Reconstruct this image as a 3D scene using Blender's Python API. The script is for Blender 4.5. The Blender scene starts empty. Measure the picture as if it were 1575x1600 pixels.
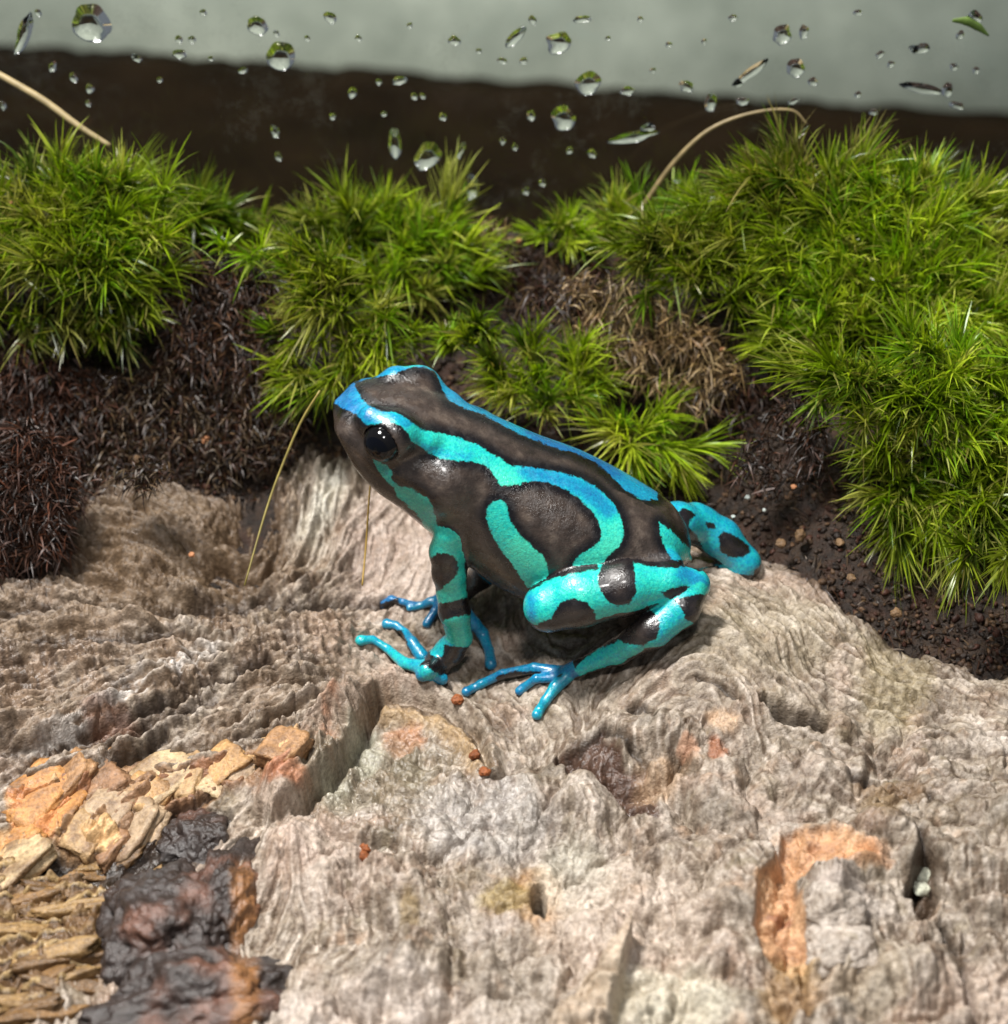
import bpy, math
import numpy as np
from mathutils import Vector, Matrix
# ---------------------------------------------------------------- camera, world, lamps, exposure
# the script works in centimetres; S turns them into metres
S = 0.01
sc = bpy.context.scene
rng = np.random.default_rng(7)
PITCH = math.radians(38.0); DIST = 18.0; FPX = 183.0 * DIST; CX, CY = 787.5, 800.0
TGT = np.array([0.0, 0.0, 1.0])
CAMP = TGT + DIST * np.array([0, -math.cos(PITCH), math.sin(PITCH)])
CR = np.array([1.0, 0, 0]); CU = np.array([0, math.sin(PITCH), math.cos(PITCH)]); CF = np.array([0, math.cos(PITCH), -math.sin(PITCH)])
cam_d = bpy.data.cameras.new('camera'); cam = bpy.data.objects.new('camera', cam_d)
sc.collection.objects.link(cam); sc.camera = cam
cam.location = CAMP * S; cam.rotation_euler = (math.pi / 2 - PITCH, 0, 0)
cam_d.sensor_fit = 'HORIZONTAL'; cam_d.sensor_width = 36.0; cam_d.lens = 36.0 * FPX / 1575.0
cam_d.clip_start = 0.005; cam_d.clip_end = 50
cam_d.dof.use_dof = True; cam_d.dof.focus_distance = 17.75 * S
cam_d.dof.aperture_fstop = (cam_d.lens * 0.001) / (0.21 * S)
wd = bpy.data.worlds.new('World'); sc.world = wd; wd.use_nodes = True
bg = wd.node_tree.nodes['Background']; bg.inputs[0].default_value = (0.80, 0.90, 1.0, 1); bg.inputs[1].default_value = 0.175
def area(name, loc, tgt, sx, sy, power, col):
    l = bpy.data.lights.new(name, 'AREA'); l.shape = 'RECTANGLE'; l.size = sx * S; l.size_y = sy * S
    l.energy = power; l.color = col
    o = bpy.data.objects.new(name, l); sc.collection.objects.link(o)
    o.location = np.array(loc) * S
    d = Vector(tgt) - Vector(loc); o.rotation_euler = d.to_track_quat('-Z', 'Y').to_euler()
    return o
area('terrarium_lamp', (-9.5, 1.5, 28), (0, -0.5, 0), 6.0, 5.0, 1.95, (1.0, 0.975, 0.935))
area('front_fill', (1.5, -13, 27), (0, -0.5, 0), 4, 3, 0.30, (1.0, 0.97, 0.94))  # added fill light from in front, above the camera
sc.view_settings.view_transform = 'Standard'; sc.view_settings.look = 'None'
sc.view_settings.exposure = 0.0; sc.view_settings.gamma = 1.0; sc.view_settings.use_curve_mapping = False
sc.render.engine = 'CYCLES'; sc.cycles.use_denoising = True
sc.cycles.max_bounces = 8; sc.cycles.transparent_max_bounces = 16; sc.cycles.caustics_refractive = False; sc.cycles.caustics_reflective = False

# ---------------------------------------------------------------- pixel <-> world helpers
def project(p):
    d = np.asarray(p, float) - CAMP
    zc = d @ CF
    return CX + FPX * (d @ CR) / zc, CY - FPX * (d @ CU) / zc
def ray(px, py):
    px = np.asarray(px, float); py = np.asarray(py, float)
    return CF + ((px - CX) / FPX)[..., None] * CR - ((py - CY) / FPX)[..., None] * CU
def at_y(px, py, y):
    r = ray(px, py); t = (y - CAMP[1]) / r[..., 1]; return CAMP + t[..., None] * r
def at_z(px, py, z):
    r = ray(px, py); t = (z - CAMP[2]) / r[..., 2]; return CAMP + t[..., None] * r

# ---------------------------------------------------------------- numpy noise and 2-d shapes
_perm = np.random.default_rng(3).permutation(256).astype(np.int32); _perm = np.concatenate([_perm, _perm, _perm])
_g3 = np.random.default_rng(4).normal(size=(256, 3)).astype(np.float32); _g3 /= np.linalg.norm(_g3, axis=1)[:, None]
def noise3(x, y, z):
    x, y, z = np.broadcast_arrays(np.asarray(x, np.float32), np.asarray(y, np.float32), np.asarray(z, np.float32))
    xi = np.floor(x).astype(np.int32); yi = np.floor(y).astype(np.int32); zi = np.floor(z).astype(np.int32)
    fx, fy, fz = x - xi, y - yi, z - zi
    xi &= 255; yi &= 255; zi &= 255
    u, v, w = [f * f * f * (f * (f * 6 - 15) + 10) for f in (fx, fy, fz)]
    out = 0
    for a in (0, 1):
        for b in (0, 1):
            for c in (0, 1):
                g = _g3[_perm[_perm[_perm[xi + a] + yi + b] + zi + c]]
                d = g[..., 0] * (fx - a) + g[..., 1] * (fy - b) + g[..., 2] * (fz - c)
                out = out + d * (u if a else 1 - u) * (v if b else 1 - v) * (w if c else 1 - w)
    return out * 1.5
def fbm(x, y, z=0.0, o=4):
    s = 0; a = 1.0; t = 0
    for i in range(o):
        s = s + a * noise3(np.asarray(x) * 2 ** i + 17.3 * i, np.asarray(y) * 2 ** i + 5.1 * i, np.asarray(z) * 2 ** i + 9.7 * i); t += a; a *= 0.5
    return s / t
def sstep(a, b, x):
    t = np.clip((x - a) / (b - a), 0, 1); return t * t * (3 - 2 * t)
def seg_d(X, Y, pts):
    best = np.full(X.shape, 1e9); 
    for (ax, ay), (bx, by) in zip(pts[:-1], pts[1:]):
        dx, dy = bx - ax, by - ay; t = np.clip(((X - ax) * dx + (Y - ay) * dy) / (dx * dx + dy * dy + 1e-9), 0, 1)
        best = np.minimum(best, (X - ax - t * dx) ** 2 + (Y - ay - t * dy) ** 2)
    return np.sqrt(best)
def poly_d(X, Y, pts):          # signed distance, positive inside
    ins = np.zeros(X.shape, bool); n = len(pts)
    for i in range(n):
        (ax, ay), (bx, by) = pts[i], pts[(i + 1) % n]
        c = (ay > Y) != (by > Y)
        with np.errstate(divide='ignore', invalid='ignore'):
            ins ^= c & (X < (bx - ax) * (Y - ay) / (by - ay + 1e-12) + ax)
    d = seg_d(X, Y, list(pts) + [pts[0]])
    return np.where(ins, d, -d)
def spline(pts, n):             # Catmull-Rom through rows of pts
    P = np.asarray(pts, float); P = np.vstack([2 * P[0] - P[1], P, 2 * P[-1] - P[-2]])
    m = len(P) - 3; t = np.linspace(0, m - 1e-9, n); i = np.floor(t).astype(int); f = (t - i)[:, None]
    a, b, c, d = P[i], P[i + 1], P[i + 2], P[i + 3]
    return 0.5 * ((2 * b) + (c - a) * f + (2 * a - 5 * b + 4 * c - d) * f ** 2 + (3 * b - a - 3 * c + d) * f ** 3)

# ---------------------------------------------------------------- scene helpers
C = sc.collection
def new_mesh(name, V, F, smooth=True):
    V = np.asarray(V, np.float32); me = bpy.data.meshes.new(name)
    if isinstance(F, np.ndarray): F = [F]
    F = [np.asarray(f, np.int32) for f in F if len(f)]
    nl = sum(f.size for f in F); nf = sum(len(f) for f in F)
    me.vertices.add(len(V)); me.vertices.foreach_set('co', (V * S).ravel().astype(np.float32))
    me.loops.add(nl); me.polygons.add(nf)
    me.loops.foreach_set('vertex_index', np.concatenate([f.ravel() for f in F]))
    st = []; o = 0
    for f in F:
        st.append(o + np.arange(len(f)) * f.shape[1]); o += f.size
    me.polygons.foreach_set('loop_start', np.concatenate(st).astype(np.int32))
    me.update(calc_edges=True); me.validate()
    if smooth: me.polygons.foreach_set('use_smooth', np.ones(len(me.polygons), bool))
    return me
def tag(o, label=None, cat=None, group=None, kind=None):
    if label: o['label'] = label
    if cat: o['category'] = cat
    if group: o['group'] = group
    if kind: o['kind'] = kind
    return o
def thing(name, loc, label, cat, group=None):
    o = bpy.data.objects.new(name, None); C.objects.link(o); o.empty_display_size = 0.005
    o.location = np.asarray(loc) * S; return tag(o, label, cat, group)
def mk(name, V, F, mat, parent=None, smooth=True, loc=None, col=None, attrs=None):
    V = np.asarray(V, float)
    off = np.zeros(3)
    if parent is not None:
        off = np.array(parent.matrix_basis.translation) / S
        if parent.parent is not None: off = off + np.array(parent.parent.matrix_basis.translation) / S
    if loc is None: loc = off if parent is not None else V.mean(0) * 0
    me = new_mesh(name, V - np.asarray(loc), F, smooth); me.materials.append(mat)
    if col is not None:
        a = me.attributes.new('col', 'FLOAT_COLOR', 'POINT')
        c = np.ones((len(V), 4), np.float32); c[:, :3] = col; a.data.foreach_set('color', c.ravel())
    for k, v in (attrs or {}).items():
        a = me.attributes.new(k, 'FLOAT', 'POINT'); a.data.foreach_set('value', np.asarray(v, np.float32))
    o = bpy.data.objects.new(name, me); C.objects.link(o)
    o.location = (np.asarray(loc) - off) * S
    if parent is not None: o.parent = parent
    return o

# ---------------------------------------------------------------- material helpers
class NT:
    def __init__(s, name):
        s.m = bpy.data.materials.new(name); s.m.use_nodes = True; s.t = s.m.node_tree; s.n = s.t.nodes
        s.p = s.n['Principled BSDF']; s.out = s.n['Material Output']
    def node(s, ty, **kw):
        n = s.n.new(ty)
        for k, v in kw.items():
            if isinstance(k, str) and hasattr(n, k): setattr(n, k, v)
        return n
    def link(s, a, b): s.t.links.new(a, b)
    def coords(s, scale):       # object coordinates in centimetres times scale
        tc = s.node('ShaderNodeTexCoord'); mp = s.node('ShaderNodeMapping')
        k = 100.0 * np.asarray(scale if hasattr(scale, '__len__') else (scale,) * 3)
        mp.inputs['Scale'].default_value = k
        s.link(tc.outputs['Object'], mp.inputs['Vector']); return mp.outputs[0]
    def noise(s, scale, detail=4, rough=0.55, dist=0.0):
        n = s.node('ShaderNodeTexNoise'); n.inputs['Scale'].default_value = 1; n.inputs['Detail'].default_value = detail
        n.inputs['Roughness'].default_value = rough; n.inputs['Distortion'].default_value = dist
        s.link(s.coords(scale), n.inputs['Vector']); return n.outputs[0]
    def voro(s, scale, feature='F1'):
        n = s.node('ShaderNodeTexVoronoi'); n.feature = feature; n.inputs['Scale'].default_value = 1
        s.link(s.coords(scale), n.inputs['Vector']); return n.outputs['Distance']
    def ramp(s, src, stops):
        r = s.node('ShaderNodeValToRGB'); e = r.color_ramp.elements
        while len(e) < len(stops): e.new(0.5)
        for el, (p, c) in zip(e, stops): el.position = p; el.color = (*c, 1) if len(c) == 3 else c
        s.link(src, r.inputs[0]); return r.outputs[0]
    def mixc(s, f, a, b, mode='MIX'):
        n = s.node('ShaderNodeMix'); n.data_type = 'RGBA'; n.blend_type = mode
        for i, v in ((0, f), (6, a), (7, b)):
            if hasattr(v, 'is_output'): s.link(v, n.inputs[i])
            elif i == 0: n.inputs[0].default_value = v
            else: n.inputs[i].default_value = (*v, 1)
        return n.outputs[2]
    def math(s, op, a, b=0.0, clamp=False):
        n = s.node('ShaderNodeMath'); n.operation = op; n.use_clamp = clamp
        for i, v in ((0, a), (1, b)):
            if hasattr(v, 'is_output'): s.link(v, n.inputs[i])
            else: n.inputs[i].default_value = v
        return n.outputs[0]
    def mapr(s, v, a, b, c=0.0, d=1.0):
        n = s.node('ShaderNodeMapRange'); n.interpolation_type = 'SMOOTHSTEP'
        s.link(v, n.inputs[0])
        for i, k in ((1, a), (2, b), (3, c), (4, d)): n.inputs[i].default_value = k
        return n.outputs[0]
    def attr(s, name):
        n = s.node('ShaderNodeAttribute'); n.attribute_name = name; return n
    def bump(s, h, strength, dist_cm, prev=None):
        n = s.node('ShaderNodeBump'); n.inputs['Strength'].default_value = strength; n.inputs['Distance'].default_value = dist_cm * S
        s.link(h, n.inputs['Height'])
        if prev is not None: s.link(prev, n.inputs['Normal'])
        return n.outputs[0]
    def set(s, **kw):
        for k, v in kw.items():
            i = s.p.inputs[k.replace('_', ' ')]
            if hasattr(v, 'is_output'): s.link(v, i)
            elif hasattr(v, '__len__') and len(v) == 3: i.default_value = (*v, 1)
            else: i.default_value = v
        return s.m

def mat_wood():
    m = NT('weathered_wood'); c = m.attr('col').outputs['Color']
    n1 = m.noise(26, 5, 0.65); n2 = m.noise(5, 5, 0.6, 0.6)
    c = m.mixc(1.0, c, m.ramp(n1, [(0.28, (0.50, 0.46, 0.42)), (0.5, (0.98, 0.97, 0.96)), (0.72, (1.40, 1.38, 1.36))]), 'MULTIPLY')
    c = m.mixc(1.0, c, m.ramp(n2, [(0.3, (0.70, 0.66, 0.61)), (0.6, (1.08, 1.08, 1.08))]), 'MULTIPLY')
    b = m.bump(m.noise(55, 4, 0.6), 0.6, 0.014); b = m.bump(m.noise(18, 4, 0.6), 0.6, 0.03, b)
    w = m.attr('wet').outputs['Fac']
    return m.set(Base_Color=c, Roughness=m.mapr(w, 0, 1, 0.46, 0.2), Normal=b, Specular_IOR_Level=m.mapr(w, 0, 1, 0.42, 0.7))
def mat_soil():
    m = NT('wet_soil'); n1 = m.noise(9, 6, 0.7); n2 = m.noise(2.2, 4, 0.6)
    c = m.ramp(n1, [(0.3, (0.005, 0.003, 0.002)), (0.5, (0.018, 0.010, 0.006)), (0.68, (0.05, 0.028, 0.015)), (0.8, (0.10, 0.06, 0.035))])
    c = m.mixc(m.mapr(n2, 0.5, 0.7), c, (0.04, 0.016, 0.008))
    b = m.bump(m.noise(22, 5, 0.7), 0.9, 0.04)
    return m.set(Base_Color=c, Roughness=0.5, Normal=b, Specular_IOR_Level=0.4)
def mat_crumb():
    m = NT('soil_crumb'); c = m.attr('col').outputs['Color']
    c = m.mixc(1.0, c, m.ramp(m.noise(20, 4, 0.6), [(0.3, (0.6, 0.6, 0.6)), (0.7, (1.25, 1.2, 1.15))]), 'MULTIPLY')
    return m.set(Base_Color=c, Roughness=0.55, Normal=m.bump(m.noise(40, 3, 0.6), 0.8, 0.02), Specular_IOR_Level=0.3)
def mat_leaf(name='moss_leaf', trans=0.42, rough=0.32):
    m = NT(name); c = m.attr('col').outputs['Color']
    c = m.mixc(1.0, c, m.ramp(m.noise(3.0, 3, 0.5), [(0.3, (0.72, 0.78, 0.7)), (0.7, (1.2, 1.15, 1.1))]), 'MULTIPLY')
    m.set(Base_Color=c, Roughness=rough, Specular_IOR_Level=0.5)
    t = m.node('ShaderNodeBsdfTranslucent'); m.link(m.mixc(1.0, c, (1.25, 1.3, 0.55), 'MULTIPLY'), t.inputs[0])
    mx = m.node('ShaderNodeMixShader'); mx.inputs[0].default_value = trans
    m.link(m.p.outputs[0], mx.inputs[1]); m.link(t.outputs[0], mx.inputs[2]); m.link(mx.outputs[0], m.out.inputs[0])
    return m.m
def mat_frog():
    m = NT('frog_skin')
    d = m.attr('d').outputs['Fac']; hue = m.attr('hue').outputs['Fac']
    edge = m.math('ADD', m.math('MULTIPLY', m.math('SUBTRACT', m.noise(14, 3, 0.6), 0.5), 8.0), m.math('MULTIPLY', m.math('SUBTRACT', m.noise(45, 2, 0.6), 0.5), 6.0))
    d = m.math('ADD', d, edge)
    gr = m.noise(34, 3, 0.65); big = m.noise(3.2, 3, 0.6)
    hv = m.math('ADD', hue, m.math('MULTIPLY', m.math('SUBTRACT', gr, 0.5), 0.75)); hv = m.math('ADD', hv, m.math('MULTIPLY', m.math('SUBTRACT', big, 0.5), 0.5), True)
    tq = m.ramp(hv, [(0.0, (0.06, 0.66, 0.46)), (0.3, (0.012, 0.50, 0.42)), (0.6, (0.005, 0.28, 0.42)), (1.0, (0.006, 0.12, 0.31))])
    tq = m.mixc(1.0, tq, m.ramp(m.noise(48, 3, 0.7), [(0.3, (0.74, 0.74, 0.78)), (0.65, (1.16, 1.15, 1.12))]), 'MULTIPLY')
    br = m.ramp(m.noise(7, 5, 0.65), [(0.3, (0.020, 0.014, 0.011)), (0.52, (0.048, 0.034, 0.027)), (0.72, (0.115, 0.087, 0.068))])
    br = m.mixc(m.mapr(d, -21, -5), br, (0.004, 0.003, 0.004))
    br = m.mixc(m.attr('dark').outputs['Fac'], br, (0.010, 0.008, 0.010))
    c = m.mixc(m.mapr(d, -1.4, 1.4), br, tq)
    v = m.voro(30); b = m.bump(v, 0.16, 0.011); b = m.bump(m.noise(60, 3, 0.6), 0.40, 0.012, b); b = m.bump(m.noise(9, 2, 0.5), 0.15, 0.03, b)
    return m.set(Base_Color=c, Roughness=m.mapr(m.noise(12, 3, 0.6), 0.35, 0.65, 0.16, 0.44), Normal=b, Specular_IOR_Level=0.62, Coat_Weight=0.45, Coat_Roughness=0.14)
def mat_simple(name, col, rough=0.5, spec=0.5, var=0.25, scale=12, bump=0.0, **kw):
    m = NT(name); n = m.noise(scale, 4, 0.6)
    c = m.mixc(1.0, col, m.ramp(n, [(0.3, (1 - var,) * 3), (0.7, (1 + var,) * 3)]), 'MULTIPLY')
    a = dict(Base_Color=c, Roughness=rough, Specular_IOR_Level=spec)
    if bump: a['Normal'] = m.bump(n, bump, 0.02)
    a.update(kw); return m.set(**a)
def mat_glass():
    m = NT('clear_glass'); m.n.remove(m.p)
    tr = m.node('ShaderNodeBsdfTransparent'); gl = m.node('ShaderNodeBsdfGlossy'); gl.inputs['Roughness'].default_value = 0.03
    tr.inputs[0].default_value = (0.93, 0.96, 0.94, 1)
    df = m.node('ShaderNodeBsdfDiffuse'); df.inputs[0].default_value = (0.30, 0.29, 0.25, 1)
    fr = m.node('ShaderNodeFresnel'); fr.inputs[0].default_value = 1.45
    mx = m.node('ShaderNodeMixShader'); m.link(m.math('MULTIPLY', fr.outputs[0], 0.3), mx.inputs[0]); m.link(tr.outputs[0], mx.inputs[1]); m.link(gl.outputs[0], mx.inputs[2])
    film = m.mapr(m.math('MULTIPLY', m.noise(9, 5, 0.75), m.noise(0.9, 4, 0.6)), 0.27, 0.40, 0.0, 0.07)   # dried mineral film
    m2 = m.node('ShaderNodeMixShader'); m.link(film, m2.inputs[0]); m.link(mx.outputs[0], m2.inputs[1]); m.link(df.outputs[0], m2.inputs[2])
    m.link(m2.outputs[0], m.out.inputs[0]); return m.m
def mat_water():
    m = NT('water_drop'); m.n.remove(m.p); g = m.node('ShaderNodeBsdfGlass'); g.inputs['IOR'].default_value = 1.33; g.inputs['Roughness'].default_value = 0.0
    m.link(g.outputs[0], m.out.inputs[0]); return m.m
# ---------------------------------------------------------------- the wood: a burl with root ridges
HC = np.array([(690,1050,-.45),(650,945,-.42),(570,1000,-.36),(840,1110,-.33),(740,1085,-.42),(850,970,-.16),(1100,965,.36),(980,1040,0.02),(1190,912,.06),
 (1200,1000,.32),(1300,965,.12),(1400,1035,-.05),(1575,1065,-.05),(1300,1080,.14),(1450,1150,.06),(1575,1200,.22),(1050,1110,.0),(1100,1190,-.05),(900,1180,-.22),
 (930,1300,-.16),(1100,1350,0),(1250,1400,.1),(1450,1400,.08),(1575,1450,.1),(1100,1580,0),(1400,1600,0),(1650,1600,0),(1650,1200,.2),
 (530,705,.0),(480,765,-.02),(600,860,-.33),(420,905,-.42),(450,965,-.16),(250,1020,-.1),(0,1100,-.12),(300,905,-.30),(250,820,.05),(120,800,0),(110,905,-.15),
 (100,1250,-.3),(300,1200,-.3),(500,1120,-.26),(430,1250,-.36),(600,1180,-.5),(700,1250,-.26),(650,1350,-.2),(500,1350,-.22),(700,1550,-.2),(450,1580,-.2),
 (300,1450,-.36),(100,1450,-.42),(0,1600,-.4),(850,1400,-.14),(900,1580,-.1),(-100,1000,-.1),(-100,1300,-.3),(-100,1600,-.4),(-100,850,-.05),(1650,1000,-.15),
 (700,800,-.2),(900,850,-.1),(1050,880,0.05)], float)
def _tps():
    X = HC[:, :2] / 300.; n = len(X); r = np.linalg.norm(X[:, None] - X[None], axis=2); K = np.where(r > 0, r * r * np.log(r + 1e-12), 0) + np.eye(n) * 0.01
    A = np.zeros((n + 3, n + 3)); A[:n, :n] = K; A[:n, n] = 1; A[:n, n + 1:] = X; A[n:, :n] = A[:n, n:].T
    return X, np.linalg.solve(A, np.concatenate([HC[:, 2], np.zeros(3)]))
_TX, _TW = _tps()
def macro_h(px, py):
    q = np.stack([np.clip(px, -220, 1800), np.clip(py, 560, 1700)], -1) / 300.; out = _TW[len(_TX)] + q @ _TW[len(_TX) + 1:]
    for c, w in zip(_TX, _TW):
        r2 = ((q - c) ** 2).sum(-1); out = out + w * 0.5 * r2 * np.log(r2 + 1e-12)
    return np.clip(out, -0.8, 0.7)
WX = np.linspace(-5.3, 5.3, 950); WY = np.linspace(-5.0, 2.6, 545)
GX, GY = np.meshgrid(WX, WY)
def px_of(x, y, z): return project(np.stack([x, y, z], -1))
Z = np.zeros_like(GX)
cx_ = np.linspace(0, 1, 1)
for _ in range(4):
    PX, PY = px_of(GX, GY, Z); Z = 0.3 * Z + 0.7 * macro_h(PX, PY)
PX, PY = px_of(GX, GY, Z)
# grain: line integral convolution of white noise along a direction field
DIRS = [(500,980,1,.05),(300,1040,1,-.35),(100,1130,1,-.6),(220,1200,1,-.25),(150,1260,.7,-1),(250,850,1,.3),(150,830,1,.35),(480,800,.5,-1),(600,850,.35,-1),
 (700,1120,1,.4),(765,1180,.3,1),(700,1300,.1,1),(600,1200,1,.3),(800,1250,.35,1),(900,1400,.2,1),(600,1450,.1,1),(1150,950,1,.4),(1050,1060,1,-.3),(1300,1050,.5,1),
 (1300,1150,1,.5),(1450,1150,1,.2),(1100,1250,.2,1),(1400,1250,1,-.2),(1100,1450,.35,1),(1300,1500,-.4,1),(1500,1400,.3,1),(500,1150,-.6,1),(100,1450,.15,1),(940,1530,-.45,1),(0,1000,1,-.1)]
c2 = np.zeros_like(GX); s2 = np.zeros_like(GX)
for (a, b, dx, dy) in DIRS:
    th = math.atan2(-dy / math.sin(PITCH), dx); w = np.exp(-((PX - a) ** 2 + (PY - b) ** 2) / (2 * 110 ** 2)) + 1e-7
    c2 += w * math.cos(2 * th); s2 += w * math.sin(2 * th)
ANG = 0.5 * np.arctan2(s2, c2) + (1.2 - 0.8 * sstep(640, 480, PX) * sstep(1260, 1150, PY)) * fbm(GX * 1.3, GY * 1.3, 3.3, 3) + 0.8 * (1 - 0.75 * sstep(640, 480, PX) * sstep(1260, 1150, PY)) * fbm(GX * 4.0, GY * 4.0, 7.3, 3)
hx, hy = WX[1] - WX[0], WY[1] - WY[0]
def blur(a, n=1):
    for _ in range(n):
        a = (np.roll(a, 1, 0) + 2 * a + np.roll(a, -1, 0)) / 4; a = (np.roll(a, 1, 1) + 2 * a + np.roll(a, -1, 1)) / 4
    return a
def bil(img, ix, iy):
    ix = np.clip(ix, 0, img.shape[1] - 1.001); iy = np.clip(iy, 0, img.shape[0] - 1.001)
    x0 = ix.astype(int); y0 = iy.astype(int); fx = ix - x0; fy = iy - y0
    return (img[y0, x0] * (1 - fx) + img[y0, x0 + 1] * fx) * (1 - fy) + (img[y0 + 1, x0] * (1 - fx) + img[y0 + 1, x0 + 1] * fx) * fy
def lic(src, ang, steps, step):
    out = src.copy(); ux, uy = np.cos(ang), np.sin(ang)
    I0, J0 = np.meshgrid(np.arange(src.shape[1], dtype=float), np.arange(src.shape[0], dtype=float))
    for sg in (1, -1):
        ix, iy = I0.copy(), J0.copy(); px_, py_ = ux * sg, uy * sg
        for k in range(steps):
            ix += px_ * step / hx; iy += py_ * step / hy
            out += bil(src, ix, iy)
            vx, vy = bil(ux, ix, iy), bil(uy, ix, iy); f = np.sign(vx * px_ + vy * py_); f[f == 0] = 1; px_, py_ = vx * f, vy * f
    out /= (2 * steps + 1); out = (out - out.mean()) / out.std(); return np.clip(out, -2.5, 2.5)
wn = rng.normal(size=GX.shape)
FINE = lic(blur(wn, 1), ANG, 10, 0.012)
MID = lic(blur(rng.normal(size=GX.shape), 6), ANG, 8, 0.020)
COARSE = lic(blur(rng.normal(size=GX.shape), 40), ANG, 8, 0.05)
CROSS = lic(blur(rng.normal(size=GX.shape), 3), ANG + math.pi / 2, 7, 0.014)
L1 = fbm(GX * 0.9, GY * 0.9, 1.7, 3); L2 = fbm(GX * 2.6, GY * 2.6, 4.4, 4); L3 = fbm(GX * 7, GY * 7, 8.1, 3)
def cells(px, py, sx, sy):
    u, v = px / sx, py / sy; iu, iv = np.floor(u), np.floor(v); f1 = np.full(px.shape, 9.); f2 = f1.copy(); idv = np.zeros(px.shape)
    for a in (-1, 0, 1):
        for b in (-1, 0, 1):
            ci, cj = iu + a, iv + b
            h1 = np.modf(np.abs(np.sin(ci * 127.1 + cj * 311.7) * 43758.5))[0]; h2 = np.modf(np.abs(np.sin(ci * 269.5 + cj * 183.3) * 43758.5))[0]
            d = np.hypot(ci + h1 - u, cj + h2 - v); n = d < f1
            f2 = np.where(n, f1, np.minimum(f2, d)); idv = np.where(n, np.modf(h1 * 7 + h2 * 13)[0], idv); f1 = np.where(n, d, f1)
    return f2 - f1, idv
# ripples across the grain on the left root, scaly
rootm = np.exp(-(seg_d(PX, PY, [(640,990),(520,985),(400,1000),(300,1040)]) / 62.) ** 4)
leftm = sstep(640, 480, PX) * sstep(1250, 1120, PY)
RID = 1 - np.abs(fbm(GX * 2.2 + 0.5 * L2, GY * 2.2, 5.5, 4)) * 2.2; RID2 = 1 - np.abs(fbm(GX * 6.5, GY * 6.5, 3.1, 3)) * 2.2
L0 = fbm(GX * 1.5, GY * 1.5, 9.9, 3)
DZ = 0.13 * L1 + (1 - 0.55 * leftm) * (0.15 * L0 + 0.09 * L2 + 0.018 * L3 - 0.06 * np.clip(RID, 0.3, 1) - 0.016 * np.clip(RID2, 0.2, 1)) + 0.012 * FINE + 0.016 * MID + 0.022 * COARSE + (0.017 * rootm + 0.004) * CROSS
DZ += leftm * (0.010 * FINE + 0.020 * MID + 0.036 * COARSE)
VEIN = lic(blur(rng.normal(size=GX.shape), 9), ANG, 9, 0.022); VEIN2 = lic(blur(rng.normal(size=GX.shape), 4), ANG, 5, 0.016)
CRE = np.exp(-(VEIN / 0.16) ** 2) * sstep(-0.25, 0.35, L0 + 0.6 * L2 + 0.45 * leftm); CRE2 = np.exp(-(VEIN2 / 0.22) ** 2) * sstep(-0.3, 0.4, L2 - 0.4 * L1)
DZ -= (0.022 + 0.045 * leftm) * CRE + 0.012 * CRE2
frogm = np.exp(-(((PX - 850) / 330.) ** 4 + ((PY - 950) / 170.) ** 4))
LOW = np.clip(sstep(1090, 1210, PY) * sstep(430, 540, PX) + 0.6 * sstep(1050, 1150, PY) * sstep(900, 1000, PX), 0, 1)
DZ -= LOW * 0.62 * (0.015 * FINE + 0.020 * MID + 0.020 * COARSE) + LOW * 0.5 * 0.022 * CRE
WX_ = 60 * L2 + 40 * L1; WY_ = 60 * L0 - 30 * L2
k1, id1 = cells(PX + WX_, PY * 1.3 + WY_, 135, 135); k2, id2 = cells(PX + 0.7 * WX_ + 31, PY * 1.35 + WY_ + 77, 58, 58); k3, id3 = cells(PX + 0.5 * WX_, PY * 1.4 + 0.5 * WY_, 25, 25)
KN = (0.15 * np.sqrt(np.clip(k1, 0, 1)) * (0.4 + id1) + 0.055 * np.sqrt(np.clip(k2, 0, 1)) * (0.3 + id2) + 0.018 * np.sqrt(np.clip(k3, 0, 1)))
DZ += (0.2 + 1.5 * LOW) * (KN - 0.12)
DZ *= 1 - 0.45 * frogm
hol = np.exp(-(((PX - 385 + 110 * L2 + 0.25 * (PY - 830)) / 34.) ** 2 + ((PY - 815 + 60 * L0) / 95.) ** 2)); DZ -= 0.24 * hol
# colour
base = np.array([0.345, 0.295, 0.235])
COL = np.ones(GX.shape + (3,)) * base
def blend(mask, col):
    global COL
    COL = COL * (1 - mask[..., None]) + np.asarray(col) * mask[..., None]
WET = 0.12 + 0.3 * sstep(0.1, 0.6, L2)
blend(0.75 * sstep(0.1, 1.5, -FINE - 0.4 * MID), (0.15, 0.105, 0.068))
SP = fbm(GX * 9, GY * 9, 21.0, 3); SP2 = fbm(GX * 3.2, GY * 3.2, 31.0, 4)
blend(0.55 * sstep(0.15, 0.55, SP2), (0.24, 0.19, 0.135)); blend(0.55 * sstep(0.15, 0.5, -SP2), (0.50, 0.455, 0.395)); blend(0.7 * sstep(0.22, 0.5, SP), (0.16, 0.11, 0.07)); blend(0.5 * sstep(0.2, 0.5, -SP), (0.56, 0.50, 0.43)); blend(0.45 * sstep(0.86, 0.99, RID), (0.12, 0.08, 0.05))
blend(0.6 * sstep(0.3, 1.6, FINE + 0.3 * L3), (0.58, 0.52, 0.455))
blend(0.55 * sstep(0.1, 0.5, L1), (0.47, 0.40, 0.345)); blend(0.4 * sstep(0.0, 0.45, L2 + 0.3 * L1), (0.43, 0.30, 0.22))
blend(0.45 * sstep(0.15, 0.5, fbm(GX * 1.7, GY * 1.7, 11.0, 4)), (0.22, 0.175, 0.10))
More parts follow.
